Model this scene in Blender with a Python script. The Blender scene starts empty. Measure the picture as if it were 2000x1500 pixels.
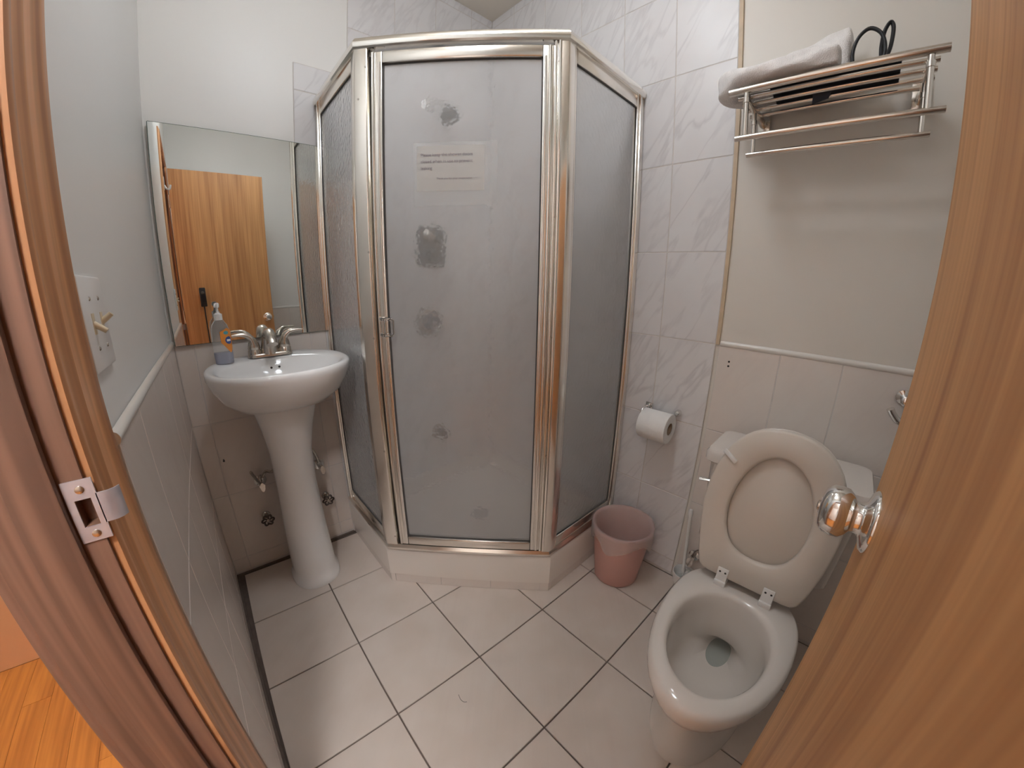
import bpy, bmesh, math, random
from mathutils import Vector, Matrix
random.seed(7)
S = bpy.context.scene
col = S.collection
PI = math.pi

# ------------------------------------------------------------------ camera (wide lens with barrel distortion)
cd = bpy.data.cameras.new('camera')
cam = bpy.data.objects.new('camera', cd)
col.objects.link(cam)
cd.type = 'PANO'
cd.panorama_type = 'FISHEYE_LENS_POLYNOMIAL'
cd.fisheye_fov = math.radians(175)
cd.sensor_fit = 'HORIZONTAL'
cd.sensor_width = 36.0
cd.sensor_height = 27.0
cd.fisheye_polynomial_k0 = 0.0
cd.fisheye_polynomial_k1 = -0.07886327678
cd.fisheye_polynomial_k2 = -8.980805187e-05
cd.fisheye_polynomial_k3 = 9.560531973e-05
cd.fisheye_polynomial_k4 = -2.050265462e-06
cd.clip_start = 0.005
CAM = Vector((-1.32185, -1.59921, 1.18677))
cr = Vector((0.7315053, -0.6817135, 0.0129116))
cu = Vector((0.1736595, 0.2045886, 0.9633202))
cf = Vector((0.6593500, 0.7024316, -0.2680437))
m = Matrix((cr, cu, -cf)).transposed().to_4x4()
m.translation = CAM
cam.matrix_world = m
S.camera = cam

# ------------------------------------------------------------------ world, exposure
w = bpy.data.worlds.new('world')
S.world = w
w.use_nodes = True
w.node_tree.nodes['Background'].inputs[0].default_value = (1.0, 0.93, 0.84, 1)
w.node_tree.nodes['Background'].inputs[1].default_value = 0.25
S.view_settings.view_transform = 'Standard'
S.view_settings.look = 'None'
S.view_settings.gamma = 1.0
S.view_settings.use_curve_mapping = False
S.view_settings.exposure = 0.36
LAMP_FILL = 7.6
LAMP_DOWN = 1.35
LAMP_SIDE = 2.2
LAMP_SIDE_DOWN = 0.55
LAMP_HALL_FILL = 80.0
cy = S.cycles
cy.use_denoising = True
cy.use_adaptive_sampling = True
cy.adaptive_threshold = 0.05
cy.use_light_tree = False
cy.max_bounces = 9
cy.diffuse_bounces = 5
cy.glossy_bounces = 4
cy.transmission_bounces = 7
cy.transparent_max_bounces = 12
cy.caustics_reflective = False
cy.caustics_refractive = True
cy.sample_clamp_indirect = 6.0
cy.blur_glossy = 0.5

# ------------------------------------------------------------------ materials
MATS = {}
def nodes(m):
    nt = m.node_tree
    return nt, nt.nodes, nt.links, nt.nodes['Principled BSDF']
def mat(name, color, rough=0.5, metal=0.0, var=0.0, vscale=6.0, bump=0.0, bscale=40.0, **kw):
    if name in MATS:
        return MATS[name]
    m = bpy.data.materials.new(name)
    m.use_nodes = True
    nt, N, L, P = nodes(m)
    P.inputs['Base Color'].default_value = (*color, 1)
    P.inputs['Roughness'].default_value = rough
    P.inputs['Metallic'].default_value = metal
    for k, v in kw.items():
        P.inputs[k.replace('_', ' ')].default_value = v
    tc = N.new('ShaderNodeTexCoord')
    if var:
        nz = N.new('ShaderNodeTexNoise'); nz.inputs['Scale'].default_value = vscale; nz.inputs['Detail'].default_value = 1
        L.new(tc.outputs['Object'], nz.inputs['Vector'])
        rp = N.new('ShaderNodeValToRGB')
        rp.color_ramp.elements[0].position = 0.3; rp.color_ramp.elements[1].position = 0.7
        rp.color_ramp.elements[0].color = (*[c * (1 - var) for c in color], 1)
        rp.color_ramp.elements[1].color = (*[min(1, c * (1 + var)) for c in color], 1)
        L.new(nz.outputs['Fac'], rp.inputs['Fac']); L.new(rp.outputs['Color'], P.inputs['Base Color'])
    if bump:
        nb = N.new('ShaderNodeTexNoise'); nb.inputs['Scale'].default_value = bscale; nb.inputs['Detail'].default_value = 1
        L.new(tc.outputs['Object'], nb.inputs['Vector'])
        b = N.new('ShaderNodeBump'); b.inputs['Strength'].default_value = bump; b.inputs['Distance'].default_value = 0.002
        L.new(nb.outputs['Fac'], b.inputs['Height']); L.new(b.outputs['Normal'], P.inputs['Normal'])
    MATS[name] = m
    return m

def wood(name, dark, light, scale=(14, 14, 0.9), rough=0.4, fine=(90, 90, 3)):
    m = bpy.data.materials.new(name); m.use_nodes = True
    nt, N, L, P = nodes(m)
    P.inputs['Roughness'].default_value = rough
    tc = N.new('ShaderNodeTexCoord'); oi = N.new('ShaderNodeObjectInfo')
    ad = N.new('ShaderNodeVectorMath'); ad.operation = 'ADD'
    mu = N.new('ShaderNodeMath'); mu.operation = 'MULTIPLY'; mu.inputs[1].default_value = 37.0
    L.new(oi.outputs['Random'], mu.inputs[0]); L.new(tc.outputs['Object'], ad.inputs[0]); L.new(mu.outputs[0], ad.inputs[1])
    def nz(sc, det, dist):
        mp = N.new('ShaderNodeMapping'); mp.inputs['Scale'].default_value = sc
        L.new(ad.outputs[0], mp.inputs['Vector'])
        n = N.new('ShaderNodeTexNoise'); n.inputs['Scale'].default_value = 1; n.inputs['Detail'].default_value = det
        n.inputs['Distortion'].default_value = dist
        L.new(mp.outputs[0], n.inputs['Vector']); return n
    a = nz(scale, 2, 0.8); b = nz(fine, 1, 0.0)
    mx = N.new('ShaderNodeMath'); mx.operation = 'MULTIPLY_ADD'; mx.inputs[1].default_value = 0.35
    L.new(b.outputs['Fac'], mx.inputs[0])
    m2 = N.new('ShaderNodeMath'); m2.operation = 'MULTIPLY'; m2.inputs[1].default_value = 0.65
    L.new(a.outputs['Fac'], m2.inputs[0]); L.new(m2.outputs[0], mx.inputs[2])
    rp = N.new('ShaderNodeValToRGB')
    rp.color_ramp.elements[0].position = 0.36; rp.color_ramp.elements[0].color = (*dark, 1)
    rp.color_ramp.elements[1].position = 0.62; rp.color_ramp.elements[1].color = (*light, 1)
    L.new(mx.outputs[0], rp.inputs['Fac']); L.new(rp.outputs['Color'], P.inputs['Base Color'])
    bp = N.new('ShaderNodeBump'); bp.inputs['Strength'].default_value = 0.15; bp.inputs['Distance'].default_value = 0.001
    L.new(b.outputs['Fac'], bp.inputs['Height']); L.new(bp.outputs['Normal'], P.inputs['Normal'])
    MATS[name] = m
    return m

def stone_tile(name, base, tint, vein=None, rough=0.25, vstr=0.5, rot=0.0):
    m = bpy.data.materials.new(name); m.use_nodes = True
    nt, N, L, P = nodes(m)
    P.inputs['Roughness'].default_value = rough
    tc = N.new('ShaderNodeTexCoord'); oi = N.new('ShaderNodeObjectInfo')
    mu = N.new('ShaderNodeMath'); mu.operation = 'MULTIPLY'; mu.inputs[1].default_value = 53.0
    L.new(oi.outputs['Random'], mu.inputs[0])
    ad = N.new('ShaderNodeVectorMath'); ad.operation = 'ADD'
    L.new(tc.outputs['Object'], ad.inputs[0]); L.new(mu.outputs[0], ad.inputs[1])
    n1 = N.new('ShaderNodeTexNoise'); n1.inputs['Scale'].default_value = 7; n1.inputs['Detail'].default_value = 2
    L.new(ad.outputs[0], n1.inputs['Vector'])
    rp = N.new('ShaderNodeValToRGB')
    rp.color_ramp.elements[0].position = 0.35; rp.color_ramp.elements[0].color = (*tint, 1)
    rp.color_ramp.elements[1].position = 0.65; rp.color_ramp.elements[1].color = (*base, 1)
    L.new(n1.outputs['Fac'], rp.inputs['Fac'])
    out = rp.outputs['Color']
    if vein:
        d1 = N.new('ShaderNodeVectorMath'); d1.operation = 'DOT_PRODUCT'; d1.inputs[1].default_value = (-0.86 * 15, 0.86 * 15, 0.5 * 15)
        d2 = N.new('ShaderNodeVectorMath'); d2.operation = 'DOT_PRODUCT'; d2.inputs[1].default_value = (0.5 * 3.2, -0.5 * 3.2, 0.86 * 3.2)
        L.new(ad.outputs[0], d1.inputs[0]); L.new(ad.outputs[0], d2.inputs[0])
        cb = N.new('ShaderNodeCombineXYZ'); L.new(d1.outputs['Value'], cb.inputs[0]); L.new(d2.outputs['Value'], cb.inputs[1]); L.new(mu.outputs[0], cb.inputs[2])
        n2 = N.new('ShaderNodeTexNoise'); n2.inputs['Scale'].default_value = 1.0; n2.inputs['Detail'].default_value = 3; n2.inputs['Distortion'].default_value = 0.25
        L.new(cb.outputs[0], n2.inputs['Vector'])
        s = N.new('ShaderNodeMath'); s.operation = 'SUBTRACT'; s.inputs[1].default_value = 0.5; L.new(n2.outputs['Fac'], s.inputs[0])
        a = N.new('ShaderNodeMath'); a.operation = 'ABSOLUTE'; L.new(s.outputs[0], a.inputs[0])
        r2 = N.new('ShaderNodeValToRGB')
        r2.color_ramp.elements[0].position = 0.0; r2.color_ramp.elements[0].color = (1, 1, 1, 1)
        r2.color_ramp.elements[1].position = 0.05; r2.color_ramp.elements[1].color = (0, 0, 0, 1)
        L.new(a.outputs[0], r2.inputs['Fac'])
        n3 = N.new('ShaderNodeTexNoise'); n3.inputs['Scale'].default_value = 9; n3.inputs['Detail'].default_value = 0; L.new(ad.outputs[0], n3.inputs['Vector'])
        r3 = N.new('ShaderNodeMath'); r3.operation = 'MULTIPLY'; L.new(r2.outputs['Color'], r3.inputs[0]); L.new(n3.outputs['Fac'], r3.inputs[1])
        r4 = N.new('ShaderNodeMath'); r4.operation = 'MULTIPLY'; r4.inputs[1].default_value = vstr; L.new(r3.outputs[0], r4.inputs[0])
        mx = N.new('ShaderNodeMix'); mx.data_type = 'RGBA'; mx.inputs['B'].default_value = (*vein, 1)
        L.new(r4.outputs[0], mx.inputs['Factor']); L.new(out, mx.inputs['A']); out = mx.outputs['Result']
    L.new(out, P.inputs['Base Color'])
    MATS[name] = m
    return m

PAINT = mat('wall_paint', (0.87, 0.855, 0.825), 0.4, var=0.02, vscale=2)
CREAM = mat('cream_wall_paint', (0.76, 0.715, 0.65), 0.45, var=0.02, vscale=2)
CEIL = mat('ceiling_paint', (0.85, 0.78, 0.68), 0.7, var=0.02, vscale=3)
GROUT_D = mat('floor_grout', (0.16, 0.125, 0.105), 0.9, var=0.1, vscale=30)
GROUT_L = mat('wall_grout', (0.68, 0.635, 0.60), 0.85, var=0.05, vscale=30)
FTILE = stone_tile('floor_tile_glaze', (0.70, 0.615, 0.55), (0.66, 0.57, 0.50), vein=(0.60, 0.50, 0.45), rough=0.33, vstr=0.18)
WTILE = stone_tile('beige_wall_tile', (0.81, 0.745, 0.69), (0.79, 0.715, 0.66), vein=(0.70, 0.62, 0.57), rough=0.2, vstr=0.25)
MARBLE = stone_tile('marble_wall_tile', (0.80, 0.785, 0.785), (0.77, 0.75, 0.75), vein=(0.46, 0.43, 0.44), rough=0.36, vstr=0.5)
RAILM = mat('rail_glaze', (0.82, 0.79, 0.74), 0.2, var=0.02)
TAN = mat('tan_edge', (0.62, 0.48, 0.33), 0.5, var=0.06, vscale=30)
JAMB = wood('red_oak', (0.12, 0.058, 0.036), (0.27, 0.138, 0.090), (26, 26, 0.8), 0.6, (130, 130, 2.5))
CASE = wood('casing_oak', (0.40, 0.175, 0.070), (0.80, 0.400, 0.185), (40, 40, 0.8), 0.38)
DOORW = wood('door_veneer', (0.40, 0.175, 0.062), (0.66, 0.345, 0.140), (9, 9, 0.5), 0.5, (120, 120, 2.5))
PLANK = wood('hall_plank', (0.34, 0.12, 0.026), (0.55, 0.225, 0.050), (14, 1.2, 14), 0.3, (100, 4, 100))
HALLP = mat('hall_panel', (0.48, 0.235, 0.115), 0.5, var=0.1, vscale=3)
PORC = mat('porcelain', (0.88, 0.87, 0.86), 0.08, var=0.01, vscale=3)
BISC = mat('toilet_porcelain', (0.76, 0.705, 0.655), 0.09, var=0.01, vscale=3)
SEATM = mat('seat_plastic', (0.71, 0.645, 0.575), 0.28, var=0.01, vscale=4)
ALU = mat('satin_aluminium', (0.84, 0.80, 0.74), 0.2, 1.0, var=0.03, vscale=12, bump=0.03, bscale=25)
ALUB = mat('bright_aluminium', (0.88, 0.85, 0.80), 0.12, 1.0, var=0.02, vscale=12)
CHROME = mat('chrome', (0.80, 0.79, 0.77), 0.08, 1.0, var=0.02)
NICKEL = mat('brushed_nickel', (0.60, 0.55, 0.49), 0.25, 1.0, var=0.05, vscale=40)
STEEL = mat('stainless_steel', (0.74, 0.70, 0.65), 0.2, 1.0, var=0.03, vscale=20)
ZINC = mat('zinc_plate', (0.66, 0.65, 0.72), 0.3, 0.6, var=0.08, vscale=60)
BRASS = mat('aged_brass', (0.62, 0.45, 0.22), 0.3, 1.0, var=0.15, vscale=50)
RUBBER = mat('dark_gasket', (0.07, 0.065, 0.06), 0.6, var=0.1)
BLACK = mat('black_plastic', (0.018, 0.018, 0.020), 0.45, var=0.2, vscale=60)
NAVY = mat('dark_pouch', (0.035, 0.042, 0.060), 0.55, var=0.2, vscale=30, bump=0.2, bscale=80)
HOLE = mat('hole_shade_and_screw', (0.03, 0.028, 0.025), 0.8, var=0.1)  # near-black colour holds the shade of holes; also used for screw heads
TRAYM = mat('tray_acrylic', (0.85, 0.79, 0.73), 0.2, var=0.015, vscale=5)
WPLAS = mat('white_plastic', (0.86, 0.845, 0.82), 0.35, var=0.02)
IVORY = mat('ivory_switch', (0.80, 0.69, 0.50), 0.3, var=0.02)
PAPERM = mat('tissue_paper', (0.86, 0.85, 0.83), 0.95, var=0.02, vscale=40, bump=0.2, bscale=120)
TERRY = mat('towel_terry', (0.90, 0.87, 0.85), 0.95, var=0.05, vscale=50, bump=0.9, bscale=330, Sheen_Weight=0.3)
LABELO = mat('orange_label', (0.85, 0.32, 0.06), 0.4, var=0.05, vscale=60)
LABELB = mat('blue_label_print', (0.05, 0.10, 0.32), 0.4, var=0.05)
LABELW = mat('white_label_print', (0.85, 0.84, 0.82), 0.4, var=0.02)
LABELT = mat('teal_label_print', (0.10, 0.42, 0.48), 0.4, var=0.05)
INK = mat('printed_ink', (0.26, 0.23, 0.26), 0.8, var=0.1)
NOTE = mat('notice_paper', (0.82, 0.81, 0.78), 0.8, var=0.02, Alpha=0.55)
BRIST = mat('brush_bristle', (0.84, 0.83, 0.80), 0.8, var=0.05, vscale=90)

def glassy(name, color, rough, ior=1.45, bump=0.0, vor=90.0, alpha=1.0, trans=1.0):
    m = bpy.data.materials.new(name); m.use_nodes = True
    nt, N, L, P = nodes(m)
    P.inputs['Base Color'].default_value = (*color, 1)
    P.inputs['Transmission Weight'].default_value = trans
    P.inputs['Roughness'].default_value = rough
    P.inputs['IOR'].default_value = ior
    P.inputs['Alpha'].default_value = alpha
    if bump:
        tc = N.new('ShaderNodeTexCoord')
        v = N.new('ShaderNodeTexVoronoi'); v.feature = 'SMOOTH_F1'; v.inputs['Scale'].default_value = vor
        L.new(tc.outputs['Object'], v.inputs['Vector'])
        b = N.new('ShaderNodeBump'); b.inputs['Strength'].default_value = bump; b.inputs['Distance'].default_value = 0.004
        L.new(v.outputs['Distance'], b.inputs['Height']); L.new(b.outputs['Normal'], P.inputs['Normal'])
    MATS[name] = m
    return m
RAIN = glassy('hammered_glass', (0.985, 0.99, 0.99), 0.13, 1.35, bump=0.2, vor=85, trans=0.80)
CLEARP = glassy('clear_bottle_plastic', (0.97, 0.98, 0.98), 0.08, 1.12, trans=0.82)
SOAPL = glassy('bluish_soap', (0.62, 0.64, 0.82), 0.05, 1.2, trans=0.5)
PINK = glassy('pink_bin_plastic', (0.93, 0.60, 0.53), 0.3, 1.15, trans=0.5)
FILM = glassy('liner_film', (0.95, 0.93, 0.92), 0.3, 1.1, alpha=0.3, trans=0.2)
SLEEVE = glassy('clear_sleeve', (0.92, 0.94, 0.93), 0.2, 1.1, alpha=0.22, trans=0.3)
WATER = glassy('water', (0.62, 0.66, 0.62), 0.02, 1.33, alpha=0.45, trans=0.0)
ACRY = glassy('clear_acrylic', (0.93, 0.93, 0.92), 0.05, 1.45)

def emitter(name, color, strength):
    m = bpy.data.materials.new(name); m.use_nodes = True
    nt, N, L, P = nodes(m)
    P.inputs['Base Color'].default_value = (0.85, 0.83, 0.8, 1)
    P.inputs['Emission Color'].default_value = (*color, 1)
    P.inputs['Emission Strength'].default_value = strength
    MATS[name] = m
    return m
GLOWB = emitter('fill_lamp_glass', (0.93, 0.98, 1.04), 2.0)
GLOWA = emitter('small_lamp_glass', (0.93, 0.98, 1.04), 2.0)
GLOWH = emitter('hall_fill_glass', (0.96, 0.96, 0.98), 2.0)

MIRM = mat('mirror_silver', (0.86, 0.88, 0.86), 0.01, 1.0)

# ------------------------------------------------------------------ builders
WL = {}
def wloc(o):
    return WL[o] if o is not None else Vector((0, 0, 0))
def tag(o, label=None, cat=None, group=None, kind=None):
    if label: o['label'] = label
    if cat: o['category'] = cat
    if group: o['group'] = group
    if kind: o['kind'] = kind
    return o
def thing(name, label, cat, loc, group=None, kind=None):
    o = bpy.data.objects.new(name, None)
    o.empty_display_size = 0.05
    col.objects.link(o)
    o.location = loc
    WL[o] = Vector(loc)
    return tag(o, label, cat, group, kind)
def mk(name, verts, faces, mt, parent=None, smooth=None, bevel=0.0, seg=2, subsurf=0):
    vs = [Vector(v) for v in verts]
    lo = Vector((min(v.x for v in vs), min(v.y for v in vs), min(v.z for v in vs)))
    hi = Vector((max(v.x for v in vs), max(v.y for v in vs), max(v.z for v in vs)))
    org = Vector(((lo.x + hi.x) / 2, (lo.y + hi.y) / 2, lo.z))
    bm = bmesh.new()
    bv = [bm.verts.new(v - org) for v in vs]
    for f in faces:
        try:
            bm.faces.new([bv[i] for i in f])
        except ValueError:
            pass
    bmesh.ops.recalc_face_normals(bm, faces=bm.faces)
    if bevel:
        es = [e for e in bm.edges if len(e.link_faces) == 2 and e.calc_face_angle(0) > 0.5]
        bmesh.ops.bevel(bm, geom=es, offset=bevel, segments=seg, profile=0.5, affect='EDGES', clamp_overlap=True)
    me = bpy.data.meshes.new(name)
    bm.to_mesh(me); bm.free()
    if smooth is None:
        smooth = 40 if bevel else 0
    if smooth:
        for p in me.polygons: p.use_smooth = True
        me.set_sharp_from_angle(angle=math.radians(smooth))
    me.materials.append(mt)
    o = bpy.data.objects.new(name, me)
    col.objects.link(o)
    WL[o] = org
    o.location = org - wloc(parent)
    if parent is not None: o.parent = parent
    if subsurf:
        md = o.modifiers.new('sub', 'SUBSURF'); md.levels = subsurf; md.render_levels = subsurf
    return o
def boxvf(lo, hi, off=0):
    (a, b, c), (d, e, f) = lo, hi
    v = [(a, b, c), (d, b, c), (d, e, c), (a, e, c), (a, b, f), (d, b, f), (d, e, f), (a, e, f)]
    F = [(0, 3, 2, 1), (4, 5, 6, 7), (0, 1, 5, 4), (1, 2, 6, 5), (2, 3, 7, 6), (3, 0, 4, 7)]
    return v, [tuple(i + off for i in q) for q in F]
def box(name, lo, hi, mt, parent=None, bevel=0.0, seg=2):
    v, f = boxvf(lo, hi)
    return mk(name, v, f, mt, parent, bevel=bevel, seg=seg)
def boxes(name, lst, mt, parent=None, bevel=0.0):
    V, F = [], []
    for lo, hi in lst:
        v, f = boxvf(lo, hi, len(V)); V += v; F += f
    return mk(name, V, F, mt, parent, bevel=bevel)
def loft(name, rings, mt, parent=None, cap0=True, cap1=True, smooth=50, closed=True, loop=False, subsurf=0):
    n = len(rings[0]); V = [p for r in rings for p in r]; F = []
    R = len(rings)
    for i in range(R if loop else R - 1):
        a, b = i * n, ((i + 1) % R) * n
        for j in range(n if closed else n - 1):
            k = (j + 1) % n
            F.append((a + j, a + k, b + k, b + j))
    if cap0 and not loop: F.append(tuple(range(n - 1, -1, -1)))
    if cap1 and not loop: F.append(tuple(range((R - 1) * n, R * n)))
    return mk(name, V, F, mt, parent, smooth=smooth, subsurf=subsurf)
def frame(d):
    d = Vector(d).normalized()
    a = Vector((0, 0, 1)) if abs(d.z) < 0.9 else Vector((1, 0, 0))
    u = d.cross(a).normalized(); return u, d.cross(u).normalized()
def lathe(name, prof, base, axis, mt, parent=None, n=24, smooth=45, cap0=True, cap1=True):
    """prof: (radius, distance along axis)"""
    ax = Vector(axis).normalized(); u, v = frame(ax); b = Vector(base)
    rings = [[b + ax * h + u * (r * math.cos(2 * PI * j / n)) + v * (r * math.sin(2 * PI * j / n)) for j in range(n)] for r, h in prof]
    return loft(name, rings, mt, parent, cap0, cap1, smooth)
def cyl(name, a, b, r, mt, parent=None, n=16, r2=None):
    a, b = Vector(a), Vector(b); r2 = r if r2 is None else r2
    return lathe(name, [(r, 0), (r2, (b - a).length)], a, b - a, mt, parent, n)
def tube(name, pts, rad, mt, parent=None, n=10, loop=False, flat=None, smooth=60):
    """swept tube; rad number or list; flat=(su,sv) scales the section"""
    P = [Vector(p) for p in pts]; k = len(P)
    rr = rad if isinstance(rad, (list, tuple)) else [rad] * k
    T = []
    for i in range(k):
        if loop: t = P[(i + 1) % k] - P[i - 1]
        else: t = P[min(i + 1, k - 1)] - P[max(i - 1, 0)]
        T.append(t.normalized())
    u, v = frame(T[0]); rings = []
    for i in range(k):
        u = (u - T[i] * u.dot(T[i])).normalized(); v = T[i].cross(u)
        su, sv = flat if flat else (1, 1)
        rings.append([P[i] + u * (rr[i] * su * math.cos(2 * PI * j / n)) + v * (rr[i] * sv * math.sin(2 * PI * j / n)) for j in range(n)])
    return loft(name, rings, mt, parent, smooth=smooth, loop=loop)
def spline(pts, per=6, loop=False):
    P = [Vector(p) for p in pts]; n = len(P); out = []
    rng = range(n) if loop else range(n - 1)
    for i in rng:
        g = (lambda k: P[k % n]) if loop else (lambda k: P[max(0, min(n - 1, k))])
        a, b, c, d = g(i - 1), g(i), g(i + 1), g(i + 2)
        for s in range(per):
            t = s / per
            out.append(0.5 * ((2 * b) + (c - a) * t + (2 * a - 5 * b + 4 * c - d) * t * t + (3 * b - a - 3 * c + d) * t ** 3))
    if not loop: out.append(P[-1])
    return out
def prism(name, poly, axis, a, b, mt, parent=None, bevel=0.0, smooth=None):
    """poly 2D; axis 'z': (x,y), 'y': (x,z), 'x': (y,z)"""
    def p3(p, h):
        return {'z': (p[0], p[1], h), 'y': (p[0], h, p[1]), 'x': (h, p[0], p[1])}[axis]
    n = len(poly); V = [p3(p, a) for p in poly] + [p3(p, b) for p in poly]
    F = [tuple(range(n)), tuple(range(n, 2 * n))] + [(i, (i + 1) % n, n + (i + 1) % n, n + i) for i in range(n)]
    return mk(name, V, F, mt, parent, bevel=bevel, smooth=smooth)
def rrect(cx, cy, hx, hy, r, z, n=5):
    out = []
    for sx, sy, a0 in ((1, 1, 0), (-1, 1, PI / 2), (-1, -1, PI), (1, -1, 1.5 * PI)):
        for i in range(n + 1):
            a = a0 + PI / 2 * i / n
            out.append((cx + sx * (hx - r) + r * math.cos(a), cy + sy * (hy - r) + r * math.sin(a), z))
    return out
def pw(c, e):
    return math.copysign(abs(c) ** e, c)
def oval(cx, cy, ax, ay, z, n=40, p=2.0):
    return [(cx + ax * pw(math.cos(2 * PI * i / n), 2 / p), cy + ay * pw(math.sin(2 * PI * i / n), 2 / p), z) for i in range(n)]

TC = {}
def tile(name, plane, u0, u1, v0, v1, face, depth, mt, parent, bev=0.0015):
    """rectangular tile piece; plane 'x' (u=y, v=z) or 'y' (u=x, v=z) or 'z' (u=x, v=y); face = coordinate of the visible face, depth signed thickness behind it"""
    w_, h_ = round(u1 - u0, 4), round(v1 - v0, 4)
    if w_ < 0.012 or h_ < 0.012: return None
    key = (name, plane, w_, h_, depth, mt.name)
    if key not in TC:
        a, b = w_ / 2, h_ / 2
        def P3(u, v, d):
            return {'x': (d, u, v), 'y': (u, d, v), 'z': (u, v, d)}[plane]
        s = math.copysign(1, depth)
        V = [P3(-a, -b, depth), P3(a, -b, depth), P3(a, b, depth), P3(-a, b, depth)]
        V += [P3(-a, -b, s * bev), P3(a, -b, s * bev), P3(a, b, s * bev), P3(-a, b, s * bev)]
        c, d = a - bev, b - bev
        V += [P3(-c, -d, 0), P3(c, -d, 0), P3(c, d, 0), P3(-c, d, 0)]
        F = [(8, 9, 10, 11), (0, 1, 2, 3)]
        for q in (0, 4):
            F += [(q + i, q + (i + 1) % 4, q + 4 + (i + 1) % 4, q + 4 + i) for i in range(4)]
        bm = bmesh.new(); bv = [bm.verts.new(x) for x in V]
        for f in F: bm.faces.new([bv[i] for i in f])
        bmesh.ops.recalc_face_normals(bm, faces=bm.faces)
        me = bpy.data.meshes.new(name); bm.to_mesh(me); bm.free(); me.materials.append(mt)
        TC[key] = me
    o = bpy.data.objects.new(name, TC[key]); col.objects.link(o)
    uc, vc = (u0 + u1) / 2, (v0 + v1) / 2
    jit = random.uniform(-0.0003, 0.0003)
    c = Vector({'x': (face + jit, uc, vc), 'y': (uc, face + jit, vc), 'z': (uc, vc, face)}[plane])
    WL[o] = c; o.location = c - wloc(parent); o.parent = parent
    return o

# ------------------------------------------------------------------ room data
XC = -1.461          # painted face of the left wall
TCX = -1.453         # tile face of the left wall
YD = -2.19           # front wall (behind the open door)
ZC = 2.615           # ceiling
ROW0, RP = 1.013, 0.312
TW = 0.211
YJ = -1.152          # strike jamb face
YH = -1.712          # hinge jamb face
ZH = 2.045           # underside of the head jamb
XO = -1.549          # hall face of the left wall
G = 0.0012           # half a wall grout joint

# ------------------------------------------------------------------ floor
floor = box('floor', (-1.56, YD - 0.1, -0.12), (0.1, 0.1, -0.006), GROUT_D); tag(floor, kind='structure')
gx, gy, gs, gt = -1.1276, -0.3236, 0.3047, -0.0216
gu = Vector((math.cos(gt), math.sin(gt))); gv = Vector((math.sin(gt), -math.cos(gt)))
def clip(poly, a, b, c):
    """keep a*x+b*y<=c"""
    out = []
    for i in range(len(poly)):
        p, q = poly[i], poly[(i + 1) % len(poly)]
        dp, dq = a * p[0] + b * p[1] - c, a * q[0] + b * q[1] - c
        if dp <= 0: out.append(p)
        if (dp < 0 < dq) or (dq < 0 < dp):
            t = dp / (dp - dq); out.append((p[0] + (q[0] - p[0]) * t, p[1] + (q[1] - p[1]) * t))
    return out
gap = 0.0024
for i in range(-3, 6):
    for j in range(-3, 8):
        c = [(gx, gy)] * 4
        o_ = Vector((gx, gy)) + gs * (i * gu + j * gv)
        cs = [o_ + gu * a + gv * b for a, b in ((gap, gap), (gs - gap, gap), (gs - gap, gs - gap), (gap, gs - gap))]
        poly = [(p.x, p.y) for p in cs]
        for a, b, c in ((-1, 0, 1.453 - 0.009), (1, 0, -0.003), (0, 1, -0.010), (0, -1, -YD - 0.01)):
            poly = clip(poly, a, b, c)
            if len(poly) < 3: break
        if len(poly) < 3: continue
        ar = abs(sum(poly[k][0] * poly[(k + 1) % len(poly)][1] - poly[(k + 1) % len(poly)][0] * poly[k][1] for k in range(len(poly)))) / 2
        if ar < 0.0006 or max(p[0] for p in poly) - min(p[0] for p in poly) < 0.03 or max(p[1] for p in poly) - min(p[1] for p in poly) < 0.03: continue
        # leave out what lies wholly under the shower tray
        if all(x > -0.42 and y > -0.44 for x, y in poly): continue
        cxm = sum(p[0] for p in poly) / len(poly); cym = sum(p[1] for p in poly) / len(poly)
        inn = [(p[0] + (cxm - p[0]) * 0.008, p[1] + (cym - p[1]) * 0.008) for p in poly]
        n = len(poly)
        V = [(x, y, -0.006) for x, y in poly] + [(x, y, -0.001) for x, y in poly] + [(x, y, 0.0) for x, y in inn]
        F = [tuple(range(2 * n, 3 * n)), tuple(range(n))]
        for q in (0, n): F += [(q + k, q + (k + 1) % n, q + n + (k + 1) % n, q + n + k) for k in range(n)]
        mk('floor_tile', V, F, FTILE, floor)

# ------------------------------------------------------------------ walls and ceiling
wall_back = box('wall_back', (-1.56, 0.006, -0.006), (0.1, 0.1, ZC), PAINT); tag(wall_back, kind='structure')
wall_right = box('wall_right', (0.006, YD - 0.1, -0.006), (0.1, 0.006, ZC), CREAM); tag(wall_right, kind='structure')
wall_front = box('wall_front', (-1.56, YD - 0.1, -0.006), (0.006, YD, ZC), PAINT); tag(wall_front, kind='structure')
wall_left = boxes('wall_left', [((XO, -1.135, -0.006), (XC, 0.006, ZC)),
                                ((XO, YD, -0.006), (XC, -1.729, ZC)),
                                ((XO, -1.729, ZH + 0.017), (XC, -1.135, ZC))], PAINT); tag(wall_left, kind='structure')
ceiling = box('ceiling', (-1.56, YD - 0.1, ZC), (0.1, 0.1, ZC + 0.1), CEIL); tag(ceiling, kind='structure')

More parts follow.
